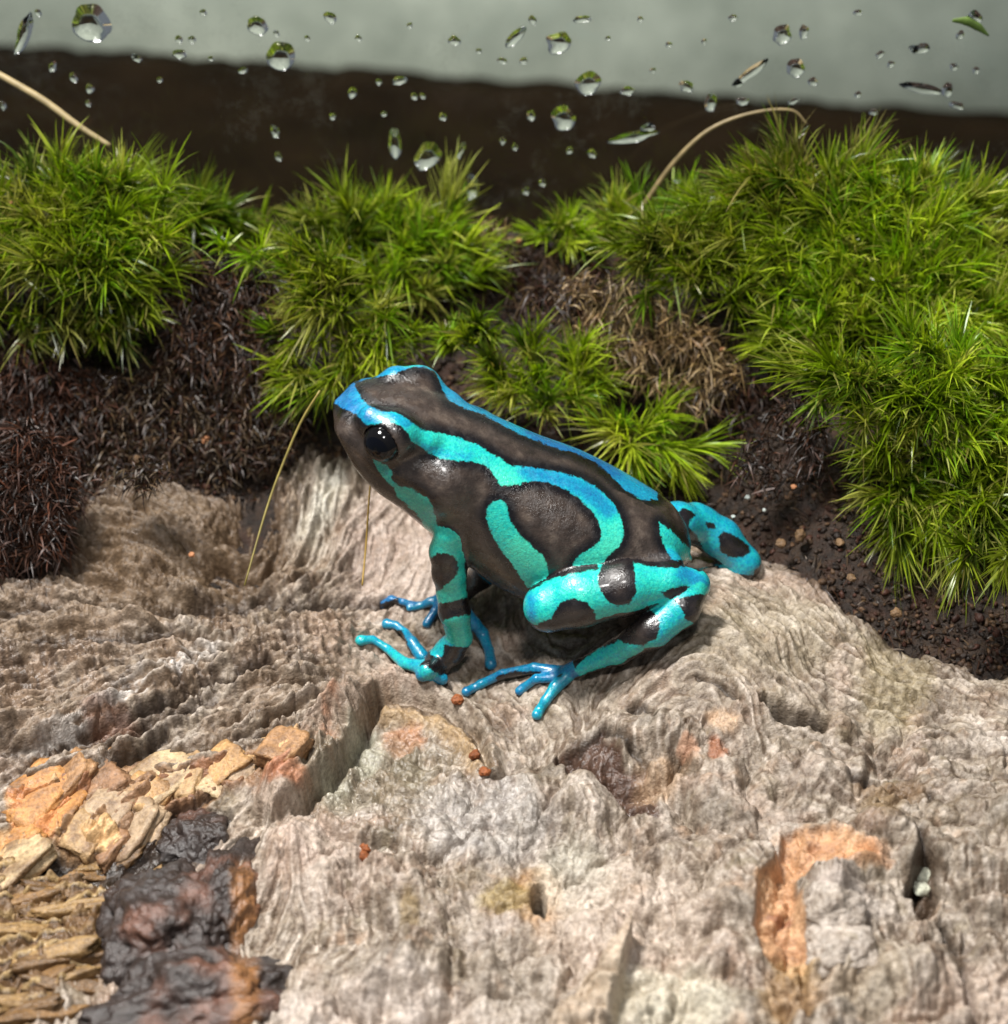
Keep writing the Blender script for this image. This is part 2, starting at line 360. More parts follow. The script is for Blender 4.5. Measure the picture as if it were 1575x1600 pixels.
blend((0.62 - 0.4 * LOW) * CRE, (0.085, 0.055, 0.036)); blend(0.38 * CRE2, (0.14, 0.10, 0.066)); blend(0.60 * leftm * sstep(-0.45, 0.25, L0 + L2), (0.235, 0.165, 0.105)); blend(0.6 * leftm * sstep(-0.1, -1.3, CROSS + 0.5 * COARSE), (0.075, 0.05, 0.035))
PT = fbm(GX * 2.1, GY * 2.1, 41.0, 4); PT2 = fbm(GX * 4.5, GY * 4.5, 47.0, 4)
blend(0.55 * LOW * sstep(0.05, 0.4, PT), (0.52, 0.47, 0.42)); blend(0.7 * LOW * sstep(0.1, 0.4, -PT), (0.25, 0.22, 0.18)); blend(0.5 * LOW * sstep(0.18, 0.45, PT2), (0.50, 0.36, 0.25)); blend(0.55 * LOW * sstep(0.2, 0.45, -PT2), (0.235, 0.195, 0.12)); blend(0.55 * LOW * sstep(0.10, 0.0, k2) * sstep(-0.1, 0.3, L0), (0.13, 0.09, 0.055))
COL *= (1 - 0.04 * LOW)[..., None]; blend(0.8 * hol, (0.07, 0.042, 0.024))  # hollow: dark brown fibres, with the shade of the gap painted in
NE = 16 * L3 + 22 * L2       # ragged edges, in pixels
def pm(pts, soft=8, rag=1.0): return sstep(-soft, soft, poly_d(PX, PY, pts) + rag * NE)
def em(cx, cy, rx, ry, rag=1.0, soft=0.35): return sstep(1 + soft, 1 - soft, np.hypot((PX - cx) / rx, (PY - cy) / ry) + rag * NE / max(rx, ry))
def line(pts, sig): return np.exp(-(seg_d(PX + 0.4 * NE, PY + 0.4 * NE, pts) / sig) ** 2)
# pale pinkish slope behind the fore legs, whitish streak
blend(0.55 * em(620, 850, 90, 110), (0.52, 0.43, 0.38)); blend(0.7 * line([(520,740),(480,830)], 26), (0.56, 0.55, 0.48))
blend(0.8 * em(260, 850, 200, 95), (0.165, 0.112, 0.062)); blend(0.5 * em(60, 950, 200, 60), (0.22, 0.16, 0.10))
# flake with a broken edge, arc shaped lips
FL = [(588,1080),(562,1130),(520,1190),(462,1252),(425,1285),(395,1262),(430,1190),(478,1120),(540,1085)]
fd = poly_d(PX, PY, FL) + 0.3 * NE; DZ += 0.22 * sstep(-5, 9, fd) * sstep(380, 520, PX + 0.4 * (PY - 1090)); blend(0.6 * sstep(-3, 6, fd), (0.36, 0.28, 0.22)); blend(0.75 * sstep(-3, 6, fd) * sstep(0.0, 0.35, L2), (0.45, 0.20, 0.09))
DZ -= 0.18 * line([(592,1090),(566,1140),(525,1200),(468,1262)], 8)
A1 = [(545,1082),(620,1072),(690,1084),(742,1110),(768,1150),(774,1190),(758,1216)]; A2 = [(600,1108),(680,1118),(730,1152),(746,1192)]
DZ += 0.12 * line(A1, 12) + 0.07 * line(A2, 9) - 0.07 * line([(560,1095),(640,1090),(700,1102),(742,1135),(760,1190)], 5)
blend(0.8 * line(A2, 16), (0.42, 0.30, 0.16)); blend(0.7 * line([(600,1095),(690,1104),(735,1140),(752,1190)], 4), (0.09, 0.055, 0.03)); blend(0.7 * em(625, 1145, 34, 16), (0.52, 0.24, 0.11))
blend(0.7 * em(570, 1160, 28, 34), (0.52, 0.54, 0.46)); blend(0.6 * em(525, 1215, 24, 24), (0.50, 0.52, 0.44)); blend(0.55 * em(580, 1200, 110, 70), (0.24, 0.215, 0.15))
# centre mound, bluish grey damp
blend(0.5 * em(760, 1270, 110, 60), (0.42, 0.41, 0.40)); DZ += 0.10 * em(690, 1245, 95, 65, 0.4, 0.9)
WET = np.maximum(WET, 0.8 * em(640, 1230, 190, 100))
# cracks, knot, holes
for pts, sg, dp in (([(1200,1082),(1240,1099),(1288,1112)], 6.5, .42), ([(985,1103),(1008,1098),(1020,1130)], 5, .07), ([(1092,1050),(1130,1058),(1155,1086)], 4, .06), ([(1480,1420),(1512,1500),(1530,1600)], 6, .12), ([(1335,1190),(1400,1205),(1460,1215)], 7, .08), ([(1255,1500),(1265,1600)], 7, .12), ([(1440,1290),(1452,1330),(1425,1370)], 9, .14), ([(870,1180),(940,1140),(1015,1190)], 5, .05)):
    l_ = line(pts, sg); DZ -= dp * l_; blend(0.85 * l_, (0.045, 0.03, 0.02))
blend(0.85 * em(840, 1388, 44, 44), (0.38, 0.22, 0.08)); blend(0.8 * em(795, 1392, 48, 26), (0.31, 0.24, 0.10)); h_ = em(842, 1386, 11, 20, 0.12, 0.4); DZ += 0.05 * em(840, 1388, 62, 55, 0.3, 0.8) - 0.60 * h_; blend(h_, (0.03, 0.022, 0.018))
blend(0.55 * em(900, 1360, 60, 50), (0.50, 0.49, 0.42)); blend(0.5 * em(980, 1440, 150, 100), (0.52, 0.44, 0.37)); blend(0.7 * em(1040, 1560, 110, 60), (0.55, 0.52, 0.42))
BP = [(865,1172),(905,1160),(940,1138),(975,1182),(1008,1190),(1032,1240),(1022,1272),(985,1255),(930,1215)]
b_ = pm(BP, 5, 0.8); DZ -= 0.07 * b_; blend(0.9 * b_, (0.105, 0.055, 0.035)); WET = np.maximum(WET, 0.6 * b_)
n_ = pm([(1000,1175),(1055,1160),(1095,1190),(1085,1215),(1040,1190)], 5, 0.6); DZ -= 0.09 * n_; blend(0.6 * n_, (0.12, 0.085, 0.05)); blend(0.7 * em(1035, 1205, 36, 26), (0.44, 0.32, 0.21))
blend(0.85 * em(1120, 1158, 15, 18), (0.34, 0.15, 0.07)); blend(0.8 * em(1078, 1165, 18, 12), (0.46, 0.28, 0.18)); blend(0.6 * em(1130, 1115, 30, 18), (0.52, 0.36, 0.22))
blend(0.6 * em(1400, 1210, 55, 20), (0.25, 0.16, 0.08)); blend(0.7 * em(1380, 1245, 28, 40), (0.25, 0.175, 0.085)); blend(0.5 * em(1400, 1040, 60, 90), (0.28, 0.235, 0.12)); blend(0.4 * em(1180, 980, 150, 60), (0.33, 0.29, 0.20))
# right lip and pit
DZ += 0.16 * em(1390, 1340, 90, 55, 0.3, 0.9) ; p_ = em(1450, 1365, 20, 45, 0.4); DZ -= 0.26 * p_; blend(0.8 * p_, (0.09, 0.055, 0.03))
# orange scar around a grey nub
OP = [(1225,1288),(1290,1284),(1340,1305),(1372,1330),(1330,1345),(1280,1338),(1247,1370),(1250,1420),(1276,1450),(1272,1500),(1238,1516),(1192,1492),(1180,1440),(1185,1380),(1215,1340)]
o_ = pm(OP, 5, 0.55); DZ += -0.05 * o_ + 0.07 * np.exp(-((poly_d(PX, PY, OP) + 5) / 9.) ** 2); blend(0.9 * o_, (0.50, 0.295, 0.15)); blend(0.6 * o_ * sstep(0.0, 0.4, L3 + L2), (0.56, 0.38, 0.22)); blend(0.5 * o_ * sstep(0.1, 0.45, SP2), (0.40, 0.20, 0.10)); blend(0.7 * em(1222, 1417, 22, 7, .4), (0.25, 0.09, 0.03)); blend(0.6 * em(1240, 1505, 36, 22) , (0.57, 0.44, 0.24))
for (a, b, rx, ry, h) in ((1300,1392,46,38,.20),(1312,1455,48,40,.13),(1500,1330,60,40,.06),(1180,1560,60,50,.10),(1420,1500,80,50,.10),(880,1240,60,40,.08),(1060,1130,50,30,.07),(480,1340,80,60,.10),(620,1500,120,60,.14),(1000,1130,40,22,.06)):
    DZ += 1.7 * h * np.exp(-((PX - a) / rx) ** 2 - ((PY - b) / ry) ** 2)
blend(0.6 * em(1310, 1420, 48, 70), (0.46, 0.41, 0.37)); blend(0.65 * em(1240, 1545, 50, 50), (0.36, 0.23, 0.10)); blend(0.5 * em(1350, 1520, 70, 70), (0.42, 0.36, 0.27))
blend(0.45 * em(1530, 1560, 70, 70), (0.54, 0.44, 0.37)); blend(0.6 * em(1350, 1330, 40, 22), (0.55, 0.30, 0.14))
# splinter ridge
sp = seg_d(PX, PY, [(880,1660),(930,1560),(985,1465)]); wsp = np.clip((PY - 1455) / 130., 0.05, 1) * 44
DZ += 0.30 * sstep(1.1, 0.6, sp / wsp); blend(0.7 * sstep(1.1, 0.7, sp / wsp), (0.50, 0.41, 0.31))
blend(0.6 * em(600, 1590, 200, 60), (0.58, 0.52, 0.47)); blend(0.5 * em(500, 1330, 80, 30), (0.55, 0.46, 0.40)); blend(0.6 * em(640, 1440, 14, 50), (0.27, 0.20, 0.09)); blend(0.5 * em(800, 1540, 70, 80), (0.36, 0.32, 0.27))
# left: broken orange blocks, stepped yellow fibres, dark lump
ca, cid = cells(PX + 0.55 * PY + 0.4 * NE, PY - 0.1 * PX + 0.3 * NE, 58, 40)
OZ = [(10,1236),(60,1205),(130,1190),(230,1190),(330,1186),(420,1165),(462,1150),(470,1170),(420,1215),(350,1240),(290,1290),(200,1330),(110,1330),(70,1300),(20,1300)]
oz = pm(OZ, 7, 0.6); DZ += oz * (0.06 * (cid - 0.5) - 0.05 * sstep(0.16, 0.0, ca)) + 0.02 * oz; blend(0.9 * oz, (0.30, 0.18, 0.09)); blend(oz * sstep(0.45, 0.9, cid), (0.60, 0.41, 0.20)); blend(0.9 * oz * sstep(0.3, 0.1, cid), (0.30, 0.15, 0.07)); blend(0.8 * oz * sstep(0.12, 0.02, ca), (0.09, 0.05, 0.03))
blend(0.85 * pm([(14,1240),(60,1215),(110,1230),(85,1290),(60,1310),(20,1300)], 6, .6), (0.54, 0.24, 0.07)); blend(0.8 * em(15, 1315, 26, 26), (0.60, 0.36, 0.13))
YZ = [(-60,1318),(60,1330),(140,1340),(230,1352),(250,1385),(160,1420),(140,1500),(60,1565),(40,1640),(-60,1640)]
yz = pm(YZ, 8, 0.7); ph = (PY + 0.18 * PX + 0.38 * NE) / 25.; saw = np.modf(ph + 100)[0]; DZ += yz * (0.045 * saw - 0.05 * sstep(0.2, 0, ca)); DZ -= yz * (0.7 * (0.09 * L2 + 0.15 * L0) + 0.012 * FINE); blend(0.9 * yz, (0.17, 0.10, 0.04)); blend(0.7 * yz * sstep(0.55, 0.95, saw), (0.56, 0.42, 0.20)); blend(0.85 * yz * sstep(0.22, 0.02, saw), (0.07, 0.04, 0.02)); blend(0.7 * yz * sstep(0.35, 0.05, cid), (0.20, 0.12, 0.05))
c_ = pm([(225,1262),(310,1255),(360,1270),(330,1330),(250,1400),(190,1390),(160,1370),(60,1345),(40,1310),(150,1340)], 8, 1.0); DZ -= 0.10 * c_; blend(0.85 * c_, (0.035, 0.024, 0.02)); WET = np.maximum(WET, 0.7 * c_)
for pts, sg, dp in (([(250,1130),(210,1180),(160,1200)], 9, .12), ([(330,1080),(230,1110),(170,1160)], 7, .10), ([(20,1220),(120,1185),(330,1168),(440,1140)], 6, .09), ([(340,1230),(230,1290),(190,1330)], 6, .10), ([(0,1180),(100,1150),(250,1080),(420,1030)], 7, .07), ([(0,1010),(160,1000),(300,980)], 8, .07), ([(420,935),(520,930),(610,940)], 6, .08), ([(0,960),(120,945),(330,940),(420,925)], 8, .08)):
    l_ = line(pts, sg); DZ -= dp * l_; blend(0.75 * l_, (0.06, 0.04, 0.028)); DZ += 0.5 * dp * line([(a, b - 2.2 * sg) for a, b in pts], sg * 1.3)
blend(0.65 * line([(60,1170),(150,1110),(230,1060),(330,1010)], 14) * sstep(-.2, .6, FINE), (0.60, 0.58, 0.55)); blend(0.6 * em(170, 1115, 40, 26), (0.20, 0.10, 0.06))
WET = np.maximum(WET, 0.55 * sstep(460, 300, PX) * sstep(-0.1, 0.4, L2))
HOLE = sstep(0.55, 0.8, fbm(PX / 9., PY / 6., 2.2, 2) + 0.25) * leftm; DZ -= 0.03 * HOLE; blend(0.8 * HOLE, (0.05, 0.03, 0.022))
# back boundary: the wood ends and drops under the soil
BND = np.array([(-250,905),(0,915),(55,905),(92,868),(112,815),(150,785),(215,768),(300,768),(400,764),(440,740),(530,692),(640,715),(800,750),(950,775),(1100,800),(1190,868),(1290,930),(1400,1005),(1500,1035),(1850,1055)], float)
bd = np.interp(PX, BND[:, 0], BND[:, 1]) - PY + (0.5 + 0.9 * sstep(560, 420, PX)) * NE
ZW = Z + DZ
over = np.clip(bd, 0, None); ZW -= 0.0042 * over + 0.00012 * np.clip(over - 5, 0, 400) ** 2
ZW = np.maximum(ZW, -1.6)
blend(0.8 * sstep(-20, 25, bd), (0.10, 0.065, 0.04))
def hf_sample(img, x, y, X0, Y0, dx, dy): return bil(img, (x - X0) / dx, (y - Y0) / dy)
def wood_z(x, y): return hf_sample(ZW, np.asarray(x, float), np.asarray(y, float), WX[0], WY[0], hx, hy)
def march(px, py, f, t0=11.0, t1=26.0, n=520):
    r = ray(px, py); px = np.asarray(px, float); res = np.full(px.shape, t1); done = np.zeros(px.shape, bool)
    for t in np.linspace(t0, t1, n):
        p = CAMP + t * r; h = (p[..., 2] <= f(p[..., 0], p[..., 1])) & ~done; res[h] = t; done |= h
    return CAMP + res[..., None] * r
def grid_mesh(X, Y, Zg, skirt):
    ny, nx = X.shape; V = np.stack([X, Y, Zg], -1).reshape(-1, 3); i = np.arange(ny * nx).reshape(ny, nx)
    F = np.stack([i[:-1, :-1], i[:-1, 1:], i[1:, 1:], i[1:, :-1]], -1).reshape(-1, 4)
    rim = np.concatenate([i[0, :], i[1:, -1], i[-1, -2::-1], i[-2:0:-1, 0]]); n = len(V); m = len(rim)
    R = V[rim].copy(); R[:, 2] = skirt; k = np.arange(m); k2 = (k + 1) % m
    F2 = np.stack([rim[k], n + k, n + k2, rim[k2]], -1)
    ctr = np.array([[X.mean(), Y.mean(), skirt]]); F3 = np.stack([n + k2, n + k, np.full(m, n + m)], -1)
    return np.vstack([V, R, ctr]), [np.vstack([F, F2]), F3], m + 1
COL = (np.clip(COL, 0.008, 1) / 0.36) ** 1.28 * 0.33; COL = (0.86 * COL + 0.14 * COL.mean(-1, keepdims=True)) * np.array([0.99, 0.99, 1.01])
V, F, ex = grid_mesh(GX, GY, ZW, -2.4)
M_WOOD = mat_wood()
burl = thing('burl_wood', (0, -1.2, -2.4), 'gnarled pale grey-brown wood burl that the frog sits on', 'wood')
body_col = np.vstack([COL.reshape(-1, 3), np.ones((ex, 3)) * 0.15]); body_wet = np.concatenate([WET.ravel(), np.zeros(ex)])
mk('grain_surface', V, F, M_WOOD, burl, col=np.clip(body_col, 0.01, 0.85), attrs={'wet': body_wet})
# lumps and flakes that stand proud of the burl
def ico(sub=2):
    t = (1 + 5 ** .5) / 2; v = [(-1,t,0),(1,t,0),(-1,-t,0),(1,-t,0),(0,-1,t),(0,1,t),(0,-1,-t),(0,1,-t),(t,0,-1),(t,0,1),(-t,0,-1),(-t,0,1)]
    v = [np.array(a) / np.linalg.norm(a) for a in v]
    f = [(0,11,5),(0,5,1),(0,1,7),(0,7,10),(0,10,11),(1,5,9),(5,11,4),(11,10,2),(10,7,6),(7,1,8),(3,9,4),(3,4,2),(3,2,6),(3,6,8),(3,8,9),(4,9,5),(2,4,11),(6,2,10),(8,6,7),(9,8,1)]
    for _ in range(sub):
        mid = {}; nf = []
        def m(a, b):
            k = (min(a, b), max(a, b))
            if k not in mid:
                w = v[a] + v[b]; v.append(w / np.linalg.norm(w)); mid[k] = len(v) - 1
            return mid[k]
        for a, b, c in f:
            x, y, z = m(a, b), m(b, c), m(c, a); nf += [(a, x, z), (b, y, x), (c, z, y), (x, y, z)]
        f = nf
    return np.array(v), np.array(f)
ICO0, ICO1, ICO2, ICO4, ICO5 = ico(0), ico(1), ico(2), ico(4), ico(5)
def lump(c, rad, rot=0.0, seed=0.0, rough=0.3, fr=1.6, tmpl=ICO4, facet=0.0):
    v, f = tmpl; n = fbm(v[:, 0] * fr + seed, v[:, 1] * fr - seed, v[:, 2] * fr + 2 * seed, 4)
    r = 1 + rough * n
    if facet: r = r * (1 - facet * np.abs(noise3(v[:, 0] * 1.3 + seed, v[:, 1] * 1.3, v[:, 2] * 1.3)))
    p = v * r[:, None] * np.asarray(rad); cs, sn = math.cos(rot), math.sin(rot)
    p = np.stack([p[:, 0] * cs - p[:, 1] * sn, p[:, 0] * sn + p[:, 1] * cs, p[:, 2]], -1)
    return p + np.asarray(c), f, n
def wood_hit(px, py): return march(np.array([px], float), np.array([py], float), wood_z)[0]
for (px, py, rad, rot, sd) in ((262,1455,(.52,.62,.34),.3,1.1),(350,1425,(.30,.62,.36),-.15,4.2),(300,1575,(.72,.45,.30),.2,7.7),(310,1320,(.32,.30,.22),.5,9.1)):
    c = wood_hit(px, py) + np.array([0, 0.05, -0.06]); v, f, n = lump(c, rad, rot, sd, 0.5, 1.5, ICO5)
    n2 = fbm(v[:, 0] * 5, v[:, 1] * 5, v[:, 2] * 5, 4); n3 = fbm(v[:, 0] * 1.8 + 5, v[:, 1] * 1.8, v[:, 2] * 1.8, 3)
    v = v + (v - c) * (0.13 * n2 + 0.05 * fbm(v[:, 0] * 14, v[:, 1] * 14, v[:, 2] * 14, 3))[:, None] 
    a, b = project(v)
    col = np.ones((len(v), 3)) * (0.034, 0.024, 0.021); mix = lambda k, cc: col * (1 - k[:, None]) + np.array(cc) * k[:, None]
    col = mix(0.85 * sstep(0.05, 0.45, n3 + 0.3 * n2), (0.17, 0.085, 0.06)); col = mix(0.8 * sstep(30, 8, np.abs(a - 384 + 25 * n2)) * sstep(1330, 1380, b), (0.27, 0.125, 0.045)); col = mix(0.5 * sstep(.1, .5, -n3 + .4 * n2), (0.075, 0.073, 0.075))
    mk('dark_bark', v, f, M_WOOD, burl, col=col, attrs={'wet': np.full(len(v), 0.4)})

for (px, py, rad, rot, sd) in ((1302,1398,(.25,.24,.20),.2,3.3),(1314,1462,(.27,.26,.17),.9,6.1)):
    c = wood_hit(px, py + 12) + np.array([0, 0.03, -0.12]); v, f, n = lump(c, rad, rot, sd, 0.45, 1.1, ICO5)
    n2 = fbm(v[:, 0] * 5, v[:, 1] * 5, v[:, 2] * 5, 4); n3 = fbm(v[:, 0] * 16, v[:, 1] * 16, v[:, 2] * 5, 3); v = v + (v - c) * (0.12 * n2 + 0.06 * n3)[:, None]
    col = np.ones((len(v), 3)) * (0.40, 0.35, 0.305); k = sstep(0.0, 0.45, n3)[:, None]; col = col * (1 - 0.6 * k) + np.array([0.19, 0.15, 0.12]) * 0.6 * k; k = sstep(0.05, 0.4, n2)[:, None]; col = col * (1 - 0.6 * k) + np.array([0.52, 0.47, 0.42]) * 0.6 * k
    mk('grey_nub', v, f, M_WOOD, burl, col=col, attrs={'wet': np.full(len(v), 0.2)})

# broken blocks of bare orange wood and stepped fibre slabs, each a piece of its own
ICO3 = ico(3)
def block(c, rad, rot, tilt, seed, fib=0.10):
    v, f = ICO3; m = np.abs(v).max(1, keepdims=True); q = 0.8 * v / m + 0.2 * v
    n = fbm(q[:, 0] * 1.2 + seed, q[:, 1] * 1.2, q[:, 2] * 1.2 + seed, 3); g = noise3(q[:, 0] * 5 + seed, q[:, 1] * 1.2, q[:, 2] * 5)
    q = q * (1 + 0.28 * n + fib * g)[:, None]; q[:, 0] += 0.35 * q[:, 1] * math.sin(seed * 3); p = q * np.asarray(rad)
    M = np.array(Matrix.Rotation(rot, 3, 'Z') @ Matrix.Rotation(tilt, 3, 'X') @ Matrix.Rotation(0.3 * math.sin(seed * 7), 3, 'Y')); return p @ M.T + np.asarray(c), f, n, g
CH = [(58,1238),(104,1216),(42,1278),(92,1266),(142,1226),(166,1262),(130,1302),(188,1216),(216,1252),(248,1214),(258,1254),(206,1292),(292,1208),(302,1238),(336,1200),(344,1226),(374,1192),(386,1216),(420,1180),(442,1164),(14,1312),(24,1344),(172,1316),(238,1284)]
CC = [(0.42, 0.28, 0.145), (0.34, 0.19, 0.09), (0.44, 0.26, 0.11), (0.48, 0.36, 0.21), (0.27, 0.15, 0.08), (0.36, 0.26, 0.165)]
for i, (a, b) in enumerate(CH):
    c = wood_hit(a, b); w = rng.uniform(.10, .17); v, f, n, g = block(c + np.array([0, .02, -.075]), (w * 1.35, w * rng.uniform(1.4, 2.1), rng.uniform(.07, .10)), rng.uniform(-.9, -.2), rng.uniform(.0, .45), 1.7 * i)
    col = np.ones((len(v), 3)) * np.array((0.45, 0.22, 0.075) if i in (0, 2, 3, 20) else CC[i % 6]); k = sstep(0.05, 0.4, n + 0.3 * g)[:, None]; col = col * (1 - 0.75 * k) + np.array([0.17, 0.095, 0.05]) * 0.75 * k
    mk('wood_block', v, f, M_WOOD, burl, col=col, attrs={'wet': np.full(len(v), 0.25)})
for i in range(22):
    b = 1338 + 12.0 * i + rng.uniform(-4, 4); a = rng.uniform(20, 215 - 0.62 * max(0, b - 1390)); c = wood_hit(a, b)
    v, f, n, g = block(c + np.array([0, .03, -.045]), (rng.uniform(.20, .40), rng.uniform(.05, .09), rng.uniform(.05, .08)), rng.uniform(-.05, .5), rng.uniform(-.3, .2), 40 + 2.3 * i, 0.16)
    col = np.ones((len(v), 3)) * np.array([(0.22, 0.125, 0.05), (0.30, 0.19, 0.08), (0.15, 0.085, 0.035)][i % 3]); k = sstep(0.0, 0.4, n + 0.4 * g)[:, None]; col = col * (1 - 0.7 * k) + np.array([0.12, 0.07, 0.03]) * 0.7 * k
    mk('fibre_slab', v, f, M_WOOD, burl, col=col, attrs={'wet': np.full(len(v), 0.3)})
# ---------------------------------------------------------------- soil bank behind the wood, up to the glass
YG = 4.2
bx = np.arange(-240, 1830, 12.0); by = np.interp(bx, BND[:, 0], BND[:, 1])
bp = at_z(bx, by, macro_h(bx, by) - 0.02)
GL = np.array([(-250,305),(0,305),(200,322),(330,345),(440,365),(560,350),(700,362),(800,366),(900,360),(1000,345),(1120,312),(1300,285),(1500,285),(1575,312),(1850,312)], float)
gp = at_y(bx, np.interp(bx, GL[:, 0], GL[:, 1]), YG)
def soil_base(x, y):
    yb = np.interp(x, bp[:, 0], bp[:, 1]); zb = np.interp(x, bp[:, 0], bp[:, 2]); zg = np.interp(x, gp[:, 0], gp[:, 2])
    t = np.clip((y - yb) / (YG - yb), -0.6, 1.0); z0 = zb - 0.16
    z = z0 + (zg - z0) * (0.55 * np.clip(t, 0, 1) + 0.45 * np.clip(t, 0, 1) ** 1.6) + 1.3 * np.minimum(t, 0)
    return z
SX = np.linspace(-6.2, 6.2, 520); SY = np.linspace(-1.4, YG - 0.012, 300); QX, QY = np.meshgrid(SX, SY); sdx, sdy = SX[1] - SX[0], SY[1] - SY[0]
SZ = soil_base(QX, QY) + 0.16 * fbm(QX * 0.9, QY * 0.9, 2.0, 3) * sstep(0.0, 0.8, QY - np.interp(QX, bp[:, 0], bp[:, 1])) + 0.10 * fbm(QX * 3.2, QY * 3.2, 6.0, 4) + 0.04 * fbm(QX * 11, QY * 11, 1.0, 3)
# keep the soil clear of the frog
SZ = SZ - 0.35 * np.exp(-((QX - 0.3) / 1.3) ** 2 - ((QY - 0.9) / 0.55) ** 2)
def soil_z(x, y): return hf_sample(SZ, np.asarray(x, float), np.asarray(y, float), SX[0], SY[0], sdx, sdy)
def land_z(x, y):
    w = np.where((np.asarray(x) > WX[0]) & (np.asarray(x) < WX[-1]) & (np.asarray(y) < WY[-1]), wood_z(x, y), -9); return np.maximum(soil_z(x, y), w)
V, F, ex = grid_mesh(QX, QY, SZ, -2.6)
M_SOIL = mat_soil(); M_CRUMB = mat_crumb()
o = mk('soil', V, F, M_SOIL); tag(o, kind='structure')
def soil_hit(px, py):
    p = march(np.asarray(px, float), np.asarray(py, float), land_z, 14, 27, 420); far = p[..., 1] > YG - 0.1
    if far.any():
        q = at_y(np.asarray(px, float)[far], np.asarray(py, float)[far], YG - 0.1); q[..., 2] = soil_z(q[..., 0], q[..., 1]); p[far] = q
    return p
def scatter_lumps(name, P, rmin, rmax, cols, parent=None, tmpl=ICO0, flat=0.8):
    v, f = tmpl; n = len(P); k = len(v)
    r = rng.uniform(rmin, rmax, n) ** 1.0; A = rng.normal(size=(n, 3, 3)); Q = np.linalg.qr(A)[0]
    sc3 = rng.uniform(0.55, 1.2, (n, 3)); w = v[None] * (1 + 0.34 * rng.normal(size=(n, k, 1))) * sc3[:, None] * r[:, None, None]
    w = np.einsum('nij,nkj->nki', Q, w) + P[:, None]
    c = np.asarray(cols)[rng.integers(0, len(cols), n)] * rng.uniform(0.6, 1.3, (n, 1)); c = np.repeat(c, k, 0)
    FF = (f[None] + (np.arange(n) * k)[:, None, None]).reshape(-1, 3)
    return mk(name, w.reshape(-1, 3), FF, M_CRUMB, parent, smooth=False, col=c)
n = 16000; X = rng.uniform(-5.6, 5.6, n); Y = rng.uniform(-0.9, 4.1, n); yb = np.interp(X, bp[:, 0], bp[:, 1]); ok = (Y > yb + 0.02) & (soil_z(X, Y) > wood_z(np.clip(X, -5.2, 5.2), np.minimum(Y, 2.5)) - .02); X, Y = X[ok], Y[ok]
P = np.stack([X, Y, soil_z(X, Y) + 0.01], -1)
o = scatter_lumps('soil_crumbs', P, 0.010, 0.040, [(0.03, 0.018, 0.011), (0.045, 0.025, 0.014), (0.018, 0.011, 0.008), (0.09, 0.052, 0.028), (0.055, 0.022, 0.014)])
tag(o, 'dark brown damp soil crumbs lying on the bank behind the wood', 'soil', kind='stuff')

# ---------------------------------------------------------------- moss
M_MOSS = mat_leaf(); M_DEAD = mat_leaf('dead_moss', 0.2, 0.5)
def soil_n(P, e=0.06):
    gx = (soil_z(P[:, 0] + e, P[:, 1]) - soil_z(P[:, 0] - e, P[:, 1])) / (2 * e); gy = (soil_z(P[:, 0], P[:, 1] + e) - soil_z(P[:, 0], P[:, 1] - e)) / (2 * e)
    n = np.stack([-gx, -gy, np.ones(len(P))], -1); return n / np.linalg.norm(n, axis=1)[:, None]
def blades(B, D, L, W, bend, col0, col1, seg=4):
    # B base points, D unit directions, L lengths, W widths, bend strength; tapered folded straps
    n = len(B); side = np.cross(D, rng.normal(size=(n, 3))); side /= np.linalg.norm(side, axis=1)[:, None] + 1e-9
    curl = np.cross(D, side) * rng.choice([-1, 1], n)[:, None]
    t = np.linspace(0, 1, seg + 1); V = np.zeros((n, (seg + 1) * 2, 3)); Cc = np.zeros((n, (seg + 1) * 2, 3))
    g = np.array([0, 0, -1.0])
    for i, ti in enumerate(t):
        c = B + D * (L * ti)[:, None] + curl * (L * bend * 0.35 * ti ** 2)[:, None] + g * (L * bend * 0.6 * ti ** 2.2)[:, None]
        w = W * (1 - ti ** 1.7) * (0.6 + 0.4 * min(1, ti * 4)) + 0.0012
        V[:, 2 * i] = c - side * w[:, None] * 0.5; V[:, 2 * i + 1] = c + side * w[:, None] * 0.5
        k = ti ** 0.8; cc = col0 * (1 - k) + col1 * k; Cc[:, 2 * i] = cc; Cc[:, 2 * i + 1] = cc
    q = np.array([(2 * i, 2 * i + 1, 2 * i + 3, 2 * i + 2) for i in range(seg)]); m = (seg + 1) * 2
    return V.reshape(-1, 3), (q[None] + (np.arange(n) * m)[:, None, None]).reshape(-1, 4), Cc.reshape(-1, 3)
GREENS = np.array([(0.27, 0.40, 0.012), (0.38, 0.48, 0.03), (0.17, 0.32, 0.012), (0.48, 0.50, 0.10), (0.08, 0.14, 0.012)])
